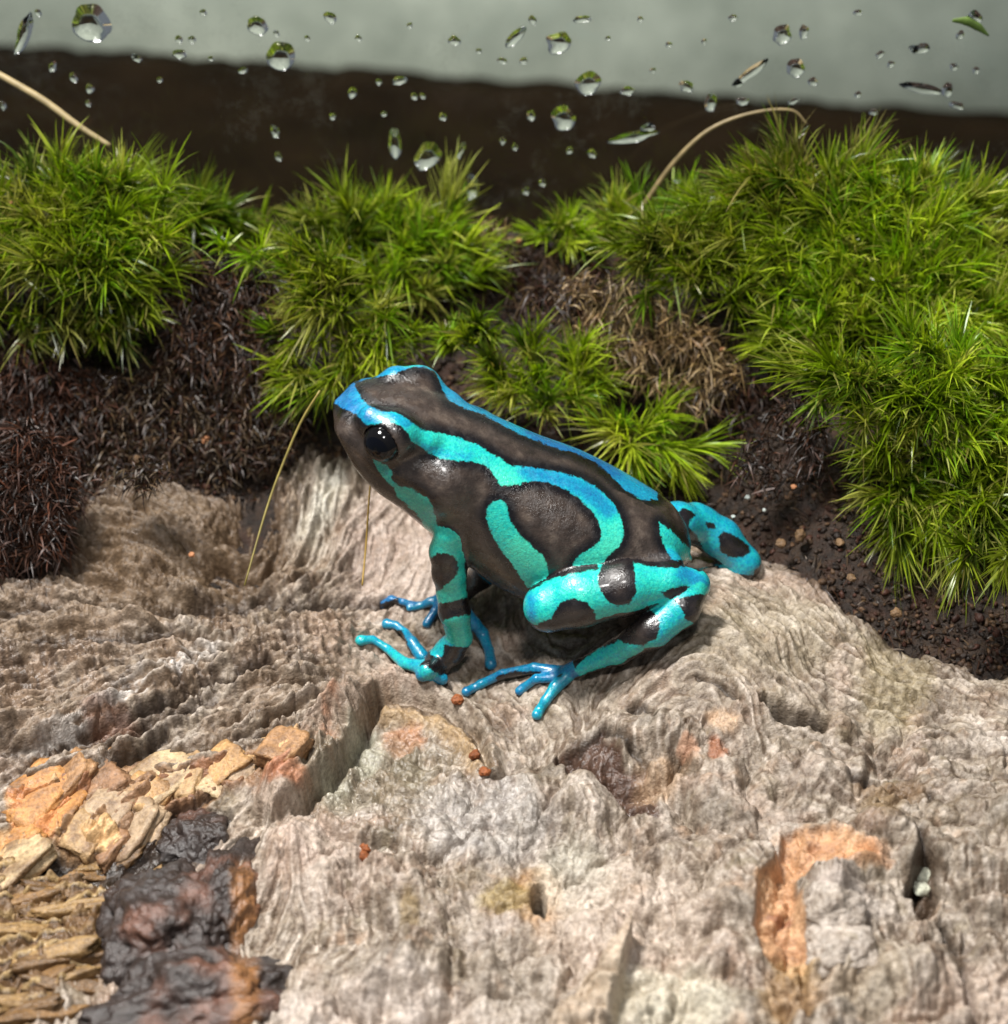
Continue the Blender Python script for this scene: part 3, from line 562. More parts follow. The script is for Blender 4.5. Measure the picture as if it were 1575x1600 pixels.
def tufts(P, nb, length, spread, lean=None, width=0.022, green=1.0, dead=0.06, up=0.5, bend=0.6):
    # P stem bases; each stem is a short shoot with whorled narrow leaves
    n = len(P); N = soil_n(P); N = N * (1 - up) + np.array([0, 0, 1.0]) * up
    if lean is not None: N = N + lean
    N /= np.linalg.norm(N, axis=1)[:, None]
    ln = rng.uniform(0.75, 1.2, n) * length; cnt = max(8, int(nb * 0.72)); ln = ln * rng.uniform(0.8, 1.4, n); N = N + rng.normal(size=N.shape) * 0.30; N /= np.linalg.norm(N, axis=1)[:, None]; tone = rng.choice(len(GREENS), n, p=[.34, .26, .18, .12, .10])
    idx = np.repeat(np.arange(n), cnt); m = len(idx); hh = rng.uniform(0, 1, m) ** 0.8
    D = N[idx] + rng.normal(size=(m, 3)) * (spread * (1.15 - 0.75 * hh))[:, None]; D /= np.linalg.norm(D, axis=1)[:, None]
    B = P[idx] + N[idx] * (hh * ln[idx] * 0.55 - 0.03)[:, None] + rng.normal(size=(m, 3)) * 0.012
    L = ln[idx] * rng.uniform(0.55, 1.05, m); W = width * rng.uniform(0.7, 1.3, m)
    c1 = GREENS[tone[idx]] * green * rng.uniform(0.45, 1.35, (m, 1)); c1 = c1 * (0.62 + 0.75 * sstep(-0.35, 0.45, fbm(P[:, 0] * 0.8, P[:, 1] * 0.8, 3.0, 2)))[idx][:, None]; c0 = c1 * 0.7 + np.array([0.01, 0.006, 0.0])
    y = rng.uniform(size=m) < dead; c1[y] = np.array([0.24, 0.19, 0.07]) * rng.uniform(0.6, 1.2, (y.sum(), 1)); tip = rng.uniform(size=m) < 0.15; c1[tip] = c1[tip] * 0.5 + np.array([0.26, 0.25, 0.07])
    return blades(B, D, L, W, rng.uniform(0.2, 1.0, m) * bend, c0, c1)
def inside(pts, n):
    p = np.array(pts, float); a, b = p.min(0), p.max(0); out = np.zeros((0, 2))
    while len(out) < n:
        q = rng.uniform(a, b, (n * 3, 2)); out = np.vstack([out, q[poly_d(q[:, 0], q[:, 1], pts) > 0]])
    return out[:n]
def moss(label, pts, n, nb, length, spread, group=None, lean=(0, 0, 0), name='moss_clump', mound=0.0, **kw):
    n = int(n * 1.35); q = inside(pts, n); P = soil_hit(q[:, 0], q[:, 1]); c = P.mean(0)
    ln = np.tile(np.asarray(lean, float), (n, 1)); out = (P - c); sz = np.linalg.norm(out[:, :2], axis=1).max() + 1e-6; ln = ln + out / sz * 0.75
    if mound: P = P + np.array([0, 0, 1.0]) * (mound * (1 - (np.linalg.norm(out[:, :2], axis=1) / sz) ** 2))[:, None]
    v, f, cc = tufts(P, nb, length, spread, ln, **kw)
    base = c.copy(); base[2] = soil_z(c[0], c[1])
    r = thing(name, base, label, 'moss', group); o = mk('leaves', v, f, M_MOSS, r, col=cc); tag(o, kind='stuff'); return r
moss('broad bright green moss cushion against the glass beside the dry straw', [(-60,350),(40,325),(120,295),(210,330),(255,390),(250,440),(215,470),(150,470),(60,455),(-60,450)], 105, 64, 0.50, 0.62, mound=0.08)
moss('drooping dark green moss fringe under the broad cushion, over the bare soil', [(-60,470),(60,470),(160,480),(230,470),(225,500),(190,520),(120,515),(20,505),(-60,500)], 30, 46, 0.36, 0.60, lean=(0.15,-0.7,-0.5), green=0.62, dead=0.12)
moss('upright feathery moss tuft where the straw ends', [(170,285),(205,280),(215,320),(175,325)], 6, 85, 0.46, 0.55)
moss('star-shaped moss tuft with long leaves reaching across the dark glass', [(245,285),(300,275),(335,310),(310,345),(250,340)], 12, 76, 0.52, 0.75)
moss('low thin moss patch between two cushions, by orange grit', [(300,345),(380,355),(440,375),(450,420),(400,410),(330,390)], 20, 44, 0.34, 0.75, dead=0.2)
moss('round moss cushion with combed leaves behind the head of the frog', [(470,380),(520,345),(600,345),(690,365),(735,410),(735,460),(690,490),(600,500),(510,500),(455,470)], 70, 64, 0.50, 0.60, mound=0.12)
moss('pale sparse moss skirt spilling from the combed cushion toward the snout', [(450,500),(560,515),(660,515),(640,570),(560,590),(500,620),(455,610),(440,560)], 32, 46, 0.42, 0.68, lean=(-0.3,-0.5,-0.2), dead=0.16)
moss('small spiky moss shoot rising at the end of the combed cushion', [(505,325),(560,320),(570,345),(510,350)], 7, 62, 0.40, 0.55)
moss('flat lobed moss tuft just above the nape of the frog', [(690,505),(760,500),(770,545),(700,550)], 9, 62, 0.34, 0.85, width=0.03)
moss('spiny dark green moss tuft close behind the back of the frog', [(770,570),(830,545),(900,565),(930,630),(880,655),(800,640)], 26, 58, 0.42, 0.66, green=0.8)
moss('drooping moss tuft curling down beside the rump of the frog', [(960,670),(1010,655),(1070,680),(1075,715),(1020,720),(970,705)], 15, 62, 0.44, 0.55, lean=(0.5,-0.6,-0.5), dead=0.12)
moss('tiny moss sprig standing alone before the dark glass', [(850,345),(905,340),(910,385),(860,390)], 8, 48, 0.40, 0.6)
moss('loose moss fringe at the bend of the arching stem', [(955,330),(1040,315),(1100,340),(1090,400),(1000,410),(950,380)], 30, 48, 0.40, 0.65, dead=0.14)
moss('pale upright moss bunch under the tip of the arching stem', [(1150,300),(1200,285),(1330,285),(1360,310),(1270,325),(1160,325)], 34, 40, 0.50, 0.45, green=0.9, dead=0.45)
moss('lime green moss mat edging the brown dead moss', [(1000,400),(1110,380),(1200,400),(1240,450),(1200,500),(1120,480),(1020,450)], 62, 52, 0.42, 0.66)
moss('dense grassy moss carpet filling the bank up to the glass', [(1090,345),(1200,310),(1400,305),(1640,330),(1640,520),(1500,560),(1330,560),(1230,500),(1190,400)], 300, 54, 0.46, 0.52, mound=0.04)
moss('lush dark-bottomed moss spread on the slope below the grassy carpet', [(1210,510),(1340,565),(1500,565),(1640,530),(1640,760),(1500,760),(1400,730),(1330,660),(1240,580)], 150, 56, 0.46, 0.58, lean=(-0.1,-0.35,-0.1))
moss('hanging moss tassel with pointed tips above the bare wood', [(1370,745),(1440,735),(1460,795),(1400,820)], 15, 64, 0.52, 0.55, lean=(-0.15,-0.9,-0.8))
moss('shaggy moss overhang along the soil beside the wood edge', [(1470,760),(1640,765),(1640,870),(1540,880),(1480,830)], 48, 56, 0.46, 0.58, lean=(-0.1,-0.6,-0.5), green=0.85)
def dead_moss(label, pts, n, nb, length, cols, lean=(0, -.3, 0)):
    q = inside(pts, n); P = soil_hit(q[:, 0], q[:, 1]); c = P.mean(0); idx = np.repeat(np.arange(n), nb); m = len(idx)
    D = soil_n(P)[idx] * 0.4 + np.asarray(lean) + rng.normal(size=(m, 3)) * 0.75; D /= np.linalg.norm(D, axis=1)[:, None]
    c1 = np.asarray(cols)[rng.integers(0, len(cols), m)] * rng.uniform(0.5, 1.4, (m, 1))
    v, f, cc = blades(P[idx] + rng.normal(size=(m, 3)) * 0.05, D, rng.uniform(0.4, 1.1, m) * length, 0.017 * rng.uniform(0.6, 1.4, m), rng.uniform(0.2, 1.4, m), c1 * 0.6, c1)
    base = c.copy(); r = thing('dead_moss', base, label, 'moss'); o = mk('fibres', v, f, M_DEAD, r, col=cc); tag(o, kind='stuff')
RED = [(0.034, 0.014, 0.008), (0.060, 0.022, 0.011), (0.018, 0.009, 0.006)]; TAN = [(0.30, 0.20, 0.09), (0.17, 0.10, 0.045), (0.42, 0.29, 0.15), (0.10, 0.06, 0.028)]
dead_moss('reddish brown dead moss in the gap between two green cushions', [(255,400),(430,410),(445,520),(390,600),(270,560)], 190, 28, 0.24, RED + [(0.12, 0.06, 0.03)])
dead_moss('dark red dead moss matted on the soil under the drooping fringe', [(-60,540),(90,540),(150,620),(130,720),(90,860),(-60,900)], 320, 30, 0.24, RED + [(0.085, 0.028, 0.013)])
dead_moss('brown peaty fibre mat on the bank between the wood and the moss gap', [(120,600),(280,560),(440,600),(470,660),(420,740),(250,760),(130,760)], 230, 26, 0.16, RED + [(0.07, 0.042, 0.02), (0.11, 0.07, 0.038)])
dead_moss('tan withered moss between the frog and the lime green mat', [(880,440),(1000,440),(1110,500),(1160,580),(1130,640),(1040,630),(950,580),(900,520)], 130, 24, 0.26, TAN)
dead_moss('dark brown withered moss tangle below the tiny sprig', [(760,390),(860,390),(960,420),(900,490),(800,470),(750,430)], 80, 24, 0.24, RED + [(0.10, 0.06, 0.03)])
dead_moss('upright brown dead moss strands at the end of the combed cushion', [(725,350),(775,350),(785,400),(740,410)], 20, 20, 0.30, TAN[1:], lean=(0.2, 0, 0.8))
dead_moss('rusty dead moss on the dark hollow behind the rump of the frog', [(1090,600),(1200,560),(1300,640),(1290,760),(1180,760),(1100,700)], 70, 20, 0.20, RED)
q = np.stack([rng.uniform(-5.5, 5.5, 1800), rng.uniform(-0.8, 4.1, 1800)], -1); q = q[q[:, 1] > np.interp(q[:, 0], bp[:, 0], bp[:, 1]) + 0.08]; P = np.column_stack([q, soil_z(q[:, 0], q[:, 1])])
idx = np.repeat(np.arange(len(P)), 12); m_ = len(idx); D = rng.normal(size=(m_, 3)); D[:, 2] = np.abs(D[:, 2]) * 0.5 + 0.1; D /= np.linalg.norm(D, axis=1)[:, None]
c1 = np.asarray(RED + [(0.10, 0.06, 0.03), (0.05, 0.03, 0.015)])[rng.integers(0, 5, m_)] * rng.uniform(0.4, 1.4, (m_, 1))
v, f, cc = blades(P[idx] + rng.normal(size=(m_, 3)) * np.array([.12, .12, .015]), D, rng.uniform(0.06, 0.22, m_), 0.014 * rng.uniform(0.6, 1.5, m_), rng.uniform(0.2, 1.4, m_), c1 * 0.6, c1)
o = mk('soil_fibres', v, f, M_DEAD, None, col=cc); tag(o, 'fine brown root fibres littering the dark soil bank', 'fibres', kind='stuff')
# small loose things on the bank
def pebbles(items, name, label, cat, group, col, rough, tm=ICO2, on=soil_hit):
    for k, (px, py, r) in enumerate(items):
        p = on(np.array([px]), np.array([py]))[0] + np.array([0, 0, r * 0.35 / 183.]); R = r / 183.
        v, f, _ = lump(p, (R, R * rng.uniform(.7, 1), R * rng.uniform(.6, .9)), rng.uniform(0, 6), rng.uniform(0, 50), 0.55, 1.4, tm, 0.4)
        c = np.ones((len(v), 3)) * np.asarray(col) * rng.uniform(.8, 1.15)
        o = mk(name, v, f, M_CRUMB, None, smooth=False, loc=p, col=c); tag(o, label if isinstance(label, str) else label[k], cat, group)
pebbles([(65,522,14),(184,521,13),(145,660,8),(430,612,8)], 'perlite_bit', 'small white crumbly perlite bit caught in moss or soil', 'pebble', 'white bits among moss and soil', (.62, .58, .50), .3)
pebbles([(345,352,9),(395,350,9),(8,278,9),(810,378,7),(960,290,6),(940,300,6),(1218,436,8),(1128,548,6),(15,590,7),(322,690,10),(1240,762,6),(140,412,7),(300,868,6)], 'orange_grit', 'tiny orange-pink grit grain lying in the moss bank', 'grit', 'orange grit grains in the moss bank', (.42, .19, .09), .3)
pebbles([(140,408,13),(1205,440,13),(240,690,11),(210,722,12),(262,730,9),(1250,840,13),(1220,852,10),(1330,905,9),(1312,850,9),(1400,960,10)], 'bark_crumb', 'tan bark crumb half sunk in dark soil', 'bark crumb', 'tan bark crumbs on the soil', (.17, .105, .055), .3)
pebbles([(1168,778,5),(1194,798,4),(1146,808,4)], 'pale_bead', 'tiny pale grey bead on the dark soil behind the far hind leg', 'bead', 'pale beads on the soil', (.45, .5, .48), .2)
pebbles([(1447,1372,15),(1440,1392,15)], 'white_stone_chip', 'white stone chip lodged in the pit of the wood', 'stone chip', 'white chips in the wood pit', (.62, .64, .52), .3, on=lambda a, b: march(a, b, wood_z))
pebbles([(715,1096,11),(742,1182,10),(757,1208,10),(570,1328,9),(568,1340,9)], 'rust_crumb', ['rust red crumb beside the long toe of the frog', 'rust brown bead low on the arc-shaped wood lip', 'rust brown bead at the foot of the arc-shaped wood lip', 'orange speck on the damp grey wood mound', 'olive brown speck beneath an orange speck on the wood'], 'crumb', None, (.26, .085, .03), .3, on=lambda a, b: march(a, b, wood_z))
# stems and straws
def tube(pts, rads, nseg=8, n=28):
    P = spline(pts, n); R = np.interp(np.linspace(0, 1, n), np.linspace(0, 1, len(rads)), rads); T = np.gradient(P, axis=0); T /= np.linalg.norm(T, axis=1)[:, None]
    up = np.array([0.13, 0.2, 1.0]); A = np.cross(T, up); A /= np.linalg.norm(A, axis=1)[:, None]; Bv = np.cross(T, A); th = np.arange(nseg) * 2 * math.pi / nseg
    V = (P[:, None] + R[:, None, None] * (np.cos(th)[None, :, None] * A[:, None] + np.sin(th)[None, :, None] * Bv[:, None])).reshape(-1, 3)
    i = np.arange(n * nseg).reshape(n, nseg); j = np.roll(i, -1, 1); F = np.stack([i[:-1], j[:-1], j[1:], i[1:]], -1).reshape(-1, 4)
    V = np.vstack([V, P[:1], P[-1:]]); a, b = n * nseg, n * nseg + 1; k = np.arange(nseg); F3 = np.vstack([np.stack([i[0], np.full(nseg, a), j[0]], -1), np.stack([i[-1], j[-1], np.full(nseg, b)], -1)])
    return V, [F, F3]
def stem(name, label, cat, pxs, ys, rads, col):
    P = np.array([at_y(np.array(a, float), np.array(b, float), y) for (a, b), y in zip(pxs, ys)])
    V, F = tube(P, rads); o = mk(name, V, F, mat_simple(name + '_straw', col, 0.45, 0.4, 0.3, 8), None, loc=P[0]); tag(o, label, cat)
hs = lambda a, b: soil_hit(np.array([a], float), np.array([b], float))[0][1]
stem('dry_straw', 'pale dry straw leaning from the glass into the broad moss cushion', 'straw', [(-40,95),(60,152),(120,195),(172,228)], [YG-.10, YG-.3, YG-.45, YG-.55], [.035,.038,.034,.026], (.26,.20,.10))
y0 = hs(1050, 330)
stem('arching_stem', 'long brown stem arching over the moss in front of the glass', 'stem', [(1000,330),(1050,258),(1105,205),(1170,178),(1235,172),(1262,195)], [y0 - .1, y0 - .05, y0 + .02, y0 + .05, y0 + .05, y0], [.028,.026,.022,.018,.016,.008], (.20,.15,.07))
y1 = hs(470, 400)
stem('golden_stem', 'thin golden stem lying across the gap onto the combed moss cushion', 'stem', [(402,402),(440,392),(485,374),(535,358)], [y1 - .05, y1 + .0, y1 + .05, y1 + .12], [.012,.012,.011,.008], (.36,.24,.06))
stem('olive_stem', 'thin olive stem trailing from the moss skirt down onto the wood', 'stem', [(500,610),(470,660),(440,730),(415,800),(382,915)], [1.15, 1.0, .75, .45, -.1], [.010,.012,.012,.011,.008], (.20,.16,.04))
stem('amber_stem', 'thin amber stem hanging beneath the chin of the frog', 'stem', [(580,740),(576,790),(572,850),(566,915)], [.5, .42, .28, -0.02], [.007,.008,.009,.008], (.30,.19,.04))
# ---------------------------------------------------------------- the frog
r1 = lambda *p: [(480 + x / 4.1447, 540 + y / 4.1447) for x, y in p]
r2 = lambda *p: [(760 + x / 3.424, 680 + y / 3.424) for x, y in p]
r3 = lambda *p: [(530 + x / 4.5, 800 + y / 4.5) for x, y in p]
FA = math.radians(7.0)
FWD = np.array([-math.cos(FA), math.sin(FA), 0]); LAT = np.array([-math.sin(FA), -math.cos(FA), 0]); UPV = np.array([0, 0, 1.0])
MID0 = np.array([0, 0.10, 0])          # a point of the plane of symmetry
def on_plane(px, py, u):                # ray meets the plane parallel to the frog's mid plane at lateral offset u
    r = ray(px, py); t = (u - (CAMP - MID0) @ LAT) / (r @ LAT); return CAMP + t * r
ST = [(530,634,20,.19),(538,636,38,.31),(556,643,55,.41),(584,662,72,.47),(620,682,86,.51),(668,708,93,.54),(730,747,103,.57),(790,785,114,.63),(850,815,122,.68),(905,836,118,.68),(960,852,105,.60),(1010,862,85,.48),(1045,868,58,.33),(1066,871,30,.17),(1073,872,12,.07)]
cen = np.array([on_plane(a, b, 0.0) for a, b, e, w in ST]); wid = np.array([s[3] for s in ST])
ee = np.array([s[2] / 183. for s in ST]); hei = np.sqrt(np.maximum(ee ** 2 - (wid * math.sin(PITCH)) ** 2, (0.5 * ee) ** 2)) / math.cos(PITCH)
AX = cen[0] - cen[-1]; AX /= np.linalg.norm(AX); VUP = np.cross(LAT, AX) * -1
if VUP[2] < 0: VUP = -VUP
D_ = spline(np.column_stack([cen, wid, hei]), 240); aa = D_[:, :3] @ AX; od = np.argsort(aa); D_ = D_[od]; aa = aa[od]
def body_sdf(P):
    a = P @ AX; ac = np.clip(a, aa[0], aa[-1])
    c = np.stack([np.interp(ac, aa, D_[:, k]) for k in range(3)], -1); w = np.interp(ac, aa, D_[:, 3]); h = np.interp(ac, aa, D_[:, 4])
    q = P - c; u = np.abs(q @ LAT) / w; v = q @ VUP / h
    e = 2.25; d = ((u ** e + np.abs(v) ** e) ** (1 / e) - 1) * np.minimum(w, h) * 0.92
    return np.sqrt(np.maximum(d, 0) ** 2 + (a - ac) ** 2) + np.minimum(d, 0)
def capsule(P, a, b, ra, rb):
    ab = b - a; t = np.clip(((P - a) @ ab) / (ab @ ab + 1e-12), 0, 1); return np.linalg.norm(P - a - t[..., None] * ab, axis=-1) - (ra + t * (rb - ra))
def smin(a, b, k):
    h = np.clip(0.5 + 0.5 * (b - a) / k, 0, 1); return b * (1 - h) + a * h - k * h * (1 - h)
def smax(a, b, k): return -smin(-a, -b, k)
RP = 1 / 183.
def J(px, py, z, r): return (at_z(np.array(float(px)), np.array(float(py)), z), r * RP)
def G(px, py, r, lift=0.0):              # joint resting on the wood
    p = march(np.array([px], float), np.array([py + 0.72 * r], float), wood_z)[0]; q = p + np.array([0, 0, r * RP * 0.85 + lift]); return (q, r * RP)
def U(px, py, u, r): return (on_plane(px, py, u), r * RP)
eyeN = on_plane(605, 687, 0.45); eyeF = eyeN - 2 * ((eyeN - MID0) @ LAT) * LAT - AX * 0.11 - VUP * 0.05
EYE_R = 0.164
shoulder = U(702, 835, .50, 24)
hip = U(1040, 886, .38, 28)
knee = J(858, 948, .58, 40); heel = J(1084, 914, .66, 25)
tb = G(905, 1046, 13, 0.03)
hd = G(684, 1036, 20, 0.02); wr = J(718, 996, hd[0][2] + .26, 20)
fhd = G(690, 938, 9, 0.03)
PARTS = [
 ('thigh', .07, [hip, U(955, 900, .52, 30), J(872, 938, .46, 34)], .05),
 ('shank', .05, [knee, J(905, 932, .66, 48), J(975, 919, .72, 43), J(1040, 911, .71, 33), heel], .022),
 ('tarsus', .04, [heel, J(1065, 952, .56, 28), J(1020, 985, .42, 28), J(965, 1018, .12, 21), tb], .022),
 ('toe_a', .02, [tb, G(880, 1050, 11), G(835, 1050, 9, .05), G(785, 1058, 8, .04), G(752, 1068, 7.5), G(737, 1076, 7), G(729, 1080, 8.5)], .035),
 ('toe_b', .02, [tb, G(868, 1058, 9), G(838, 1064, 7.5, .03), G(818, 1074, 7), G(812, 1079, 8)], .03),
 ('toe_c', .02, [G(890, 1055, 11, .02), G(868, 1075, 10, .02), G(852, 1096, 8, .01), G(842, 1110, 7.5), G(839, 1116, 9)], .03),
 ('arm', .05, [shoulder, J(699, 862, .84, 27), J(702, 895, .62, 26), J(706, 925, .42, 23), J(710, 955, .24, 24), wr], .05),
 ('hand', .04, [wr, J(702, 1018, hd[0][2] + .10, 23), hd, G(668, 1046, 14)], .03),
 ('fing_a', .02, [G(668, 1044, 13), G(632, 1037, 10, .01), G(606, 1017, 7, .03), G(583, 1000, 6.5, .01), G(564, 1000, 9.5)], .03),
 ('fing_b', .02, [G(660, 1025, 12), G(644, 1005, 9.5, .02), G(634, 992, 7, .03), G(619, 979, 6.5, .02), G(605, 974, 9.5)], .03),
 ('fing_c', .02, [J(726, 958, wr[0][2] - .02, 13), J(741, 975, wr[0][2] - .12, 11), G(754, 994, 10, .04), G(764, 1018, 8, .02), G(767, 1037, 10)], .02),
 ('fing_d', .02, [hd, G(662, 1053, 12), G(690, 1060, 11)], .04),
 ('far_arm', .04, [U(765, 860, -.25, 26), U(752, 900, -.30, 21), J(722, 928, fhd[0][2] + .10, 15), fhd], .05),
 ('far_fing_a', .02, [fhd, G(672, 944, 8, .03), G(655, 948, 6, .01), G(640, 950, 6)], .03),
 ('far_fing_b', .02, [fhd, G(680, 958, 7, .03), G(667, 974, 8)], .03),
 ('far_fing_c', .02, [G(655, 946, 6), G(630, 944, 5.5, .03), G(612, 941, 7, .04), G(598, 945, 7)], .02),
 ('far_thigh', .06, [U(1015, 850, -.30, 40), U(1058, 818, -.55, 34), U(1095, 822, -.72, 34)], .08),
 ('far_shank', .05, [U(1085, 815, -.70, 32), U(1125, 842, -.70, 34), U(1162, 880, -.62, 27), U(1158, 893, -.58, 24)], .022),
 ('far_tarsus', .04, [U(1160, 890, -.60, 23), U(1128, 898, -.56, 18), U(1095, 902, -.50, 15)], .022),
]
H = 0.0165
lo = np.array([-1.75, -1.75, -0.75]); hi = np.array([2.45, 1.35, 2.35]); nv = np.ceil((hi - lo) / H).astype(int)
fld = np.full(nv, 0.6, np.float32)
def region(a, b):
    i = np.clip(np.floor((a - lo) / H).astype(int), 0, nv - 1); j = np.clip(np.ceil((b - lo) / H).astype(int) + 1, 1, nv); sl = tuple(slice(p, q) for p, q in zip(i, j))
    g = np.stack(np.meshgrid(*[lo[k] + H * np.arange(i[k], j[k]) for k in range(3)], indexing='ij'), -1); return sl, g
BA = cen.min(0) - 0.85; BB = cen.max(0) + 0.85
def head_extra(d, P):
    for e in (eyeN, eyeF):
        o = np.sign((e - MID0) @ LAT)
        lid = e + VUP * 0.035 - AX * 0.035 - LAT * 0.05 * o
        d = smin(d, np.linalg.norm(P - lid, axis=-1) - 0.208, 0.09)
        brow = e + VUP * 0.06 - LAT * 0.10 * o
        d = smin(d, capsule(P, brow - AX * 0.30, brow + AX * 0.18, 0.10, 0.12), 0.10)
        d = smax(d, -(np.linalg.norm(P - e - LAT * 0.062 * o - AX * 0.035 + VUP * 0.012, axis=-1) - 0.160), 0.018)
        # cheek, eardrum and shoulder swelling
        d = smin(d, np.linalg.norm((P - (e - AX * 0.30 - VUP * 0.20 - LAT * .02 * o)), axis=-1) - 0.13, 0.12)
        d = smin(d, np.linalg.norm((P - (e - AX * 0.60 - VUP * 0.20 - LAT * .04 * o)), axis=-1) - 0.22, 0.16)
    return d
sl, g = region(BA, BB); fld[sl] = head_extra(body_sdf(g.reshape(-1, 3)), g.reshape(-1, 3)).reshape(g.shape[:3]); del g
def part_sdf(P, ch, k):
    d = None
    for (a, ra), (b, rb) in zip(ch[:-1], ch[1:]):
        c = capsule(P, np.asarray(a), np.asarray(b), ra, rb); d = c if d is None else smin(d, c, k)
    return d
for nm, k, ch, kb in PARTS:
    pts = np.array([p for p, r in ch]); rr = max(r for p, r in ch); sl, g = region(pts.min(0) - rr - 0.2, pts.max(0) + rr + 0.2)
    fld[sl] = smin(fld[sl], part_sdf(g.reshape(-1, 3), ch, k).reshape(g.shape[:3]).astype(np.float32), kb)
def surface_nets(f, lo, h):
    s = f < 0; nx, ny, nz = f.shape; mix = np.zeros((nx - 1, ny - 1, nz - 1), np.int8)
    for a in (0, 1):
        for b in (0, 1):
            for c in (0, 1): mix += s[a:nx - 1 + a, b:ny - 1 + b, c:nz - 1 + c]
    I = np.argwhere((mix > 0) & (mix < 8)); idx = np.full(mix.shape, -1, np.int32); idx[tuple(I.T)] = np.arange(len(I))
    acc = np.zeros((len(I), 3)); cnt = np.zeros(len(I)); cor = [(a, b, c) for a in (0, 1) for b in (0, 1) for c in (0, 1)]
    val = {k: f[I[:, 0] + k[0], I[:, 1] + k[1], I[:, 2] + k[2]] for k in cor}
    for k in cor:
        for ax in range(3):
            if k[ax]: continue
            k2 = list(k); k2[ax] = 1; k2 = tuple(k2); a, b = val[k], val[k2]; m = (a < 0) != (b < 0); t = np.where(m, a / (a - b + 1e-12), 0)
            p = np.array(k, float)[None].repeat(len(I), 0); p[:, ax] += t; acc[m] += p[m]; cnt[m] += 1
    V = lo + h * (I + acc / cnt[:, None]); F = []
    for ax in range(3):
        u, v = (ax + 1) % 3, (ax + 2) % 3; a = [slice(1, -1)] * 3; a[ax] = slice(0, -1); b = list(a); b[ax] = slice(1, None)
        e = np.argwhere(s[tuple(a)] != s[tuple(b)]); off = np.ones(3, int); off[ax] = 0; e = e + off
        fl = s[tuple(e.T)]; q = []
        for du, dv in ((0, 0), (-1, 0), (-1, -1), (0, -1)):
            c = e.copy(); c[:, u] += du; c[:, v] += dv; q.append(idx[tuple(c.T)])
        q = np.stack(q, -1); q[~fl] = q[~fl][:, ::-1]; F.append(q)
    F = np.concatenate(F); return V, F[(F >= 0).all(1)]
FV, FF = surface_nets(fld, lo, H); del fld
def vnorm(V, F):
    n = np.cross(V[F[:, 2]] - V[F[:, 0]], V[F[:, 3]] - V[F[:, 1]]); N = np.zeros_like(V)
    for k in range(4): np.add.at(N, F[:, k], n)
    return N / (np.linalg.norm(N, axis=1)[:, None] + 1e-12)
FN = vnorm(FV, FF)
# which part each vertex belongs to
PD = [head_extra(body_sdf(FV), FV)] + [part_sdf(FV, ch, k) for nm, k, ch, kb in PARTS]
pid = np.argmin(np.array(PD), 0); names = ['body'] + [p[0] for p in PARTS]
px, py = project(FV)
# skin marks: signed distance to the border of the turquoise, in pixels of the photograph
d = np.full(len(FV), -30.0); hue = np.full(len(FV), 0.35); dark = np.zeros(len(FV))
TQ_BODY = [
 r1((410,180),(300,188),(228,240),(183,310),(176,372),(240,410),(310,440),(350,480),(385,515),(440,515),(500,490),(560,495),(620,530),(660,580),(680,620),(720,650),(780,690),(860,735),(1000,745),(1120,760),(1180,790),(1220,850),(1245,900))
 + r2((75,268),(180,266),(200,250),(260,245),(330,255),(420,290),(500,340),(560,400),(600,460),(615,520),(605,570),(570,600),(500,640),(465,690),(480,705),(560,695),(620,680),(680,625),(720,580),(735,530),(725,450),(690,380),(640,320),(580,270),(500,230),(400,200),(300,180),(200,170),(140,165),(60,120),(0,80))
 + r1((1100,640),(1000,605),(900,575),(800,555),(740,545),(680,500),(620,460),(560,430),(480,425),(430,405),(390,385),(350,340),(320,290),(305,240),(345,207)),
 r1((1240,1000),(1200,1010),(1165,1060),(1160,1120),(1190,1210),(1240,1300),(1300,1380),(1370,1480)) + r2((220,815),(290,830),(335,740),(330,690),(300,645),(240,590),(180,540),(140,480),(120,430),(110,380),(80,345)),
 r1((425,735),(470,755),(520,780),(550,820),(550,870),(600,910),(660,920),(720,950),(780,990),(800,1020),(830,1100),(835,1150),(880,1200),(850,1330),(800,1360),(760,1250),(745,1130),(700,1080),(640,1030),(590,980),(560,920),(500,860),(450,800)),
]
b = pid == 0
uu = (FV - MID0) @ LAT
Vm = np.where((uu < 0)[:, None], FV - 2 * uu[:, None] * LAT, FV); mx_, my_ = project(Vm)
db = np.max([poly_d(mx_[b], my_[b], p) for p in TQ_BODY], 0)
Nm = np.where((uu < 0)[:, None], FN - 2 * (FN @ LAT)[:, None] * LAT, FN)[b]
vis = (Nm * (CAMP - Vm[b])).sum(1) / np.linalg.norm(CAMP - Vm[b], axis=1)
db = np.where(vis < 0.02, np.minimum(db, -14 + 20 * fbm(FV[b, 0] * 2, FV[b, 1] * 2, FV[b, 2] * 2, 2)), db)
FARS = r1((330,235),(420,207),(540,192),(600,170),(680,138),(760,138),(820,162),(850,210),(880,290),(920,360),(1000,400),(1150,452),(1300,535)) + r2((200,2),(300,42),(400,77),(480,97),(580,142),(640,192),(700,252),(760,302),(830,345),(915,345),(915,290),(700,150),(600,60),(300,-40),(0,-140)) + r1((900,100),(760,40),(600,40),(400,100))
fv = (uu[b] < 0.03) & ((FN[b] * (CAMP - FV[b])).sum(1) > 0)
dd = np.maximum(poly_d(px[b], py[b], FARS), poly_d(px[b], py[b], TQ_BODY[0]))
d[b] = np.where(fv, dd, db)
hb = 0.30 + 0.75 * sstep(600, 530, mx_[b]) + 0.35 * sstep(-.05, .5, poly_d(mx_[b], my_[b], r1((390,380),(620,440),(700,500),(640,560),(560,500),(440,520),(350,480))) / 10)
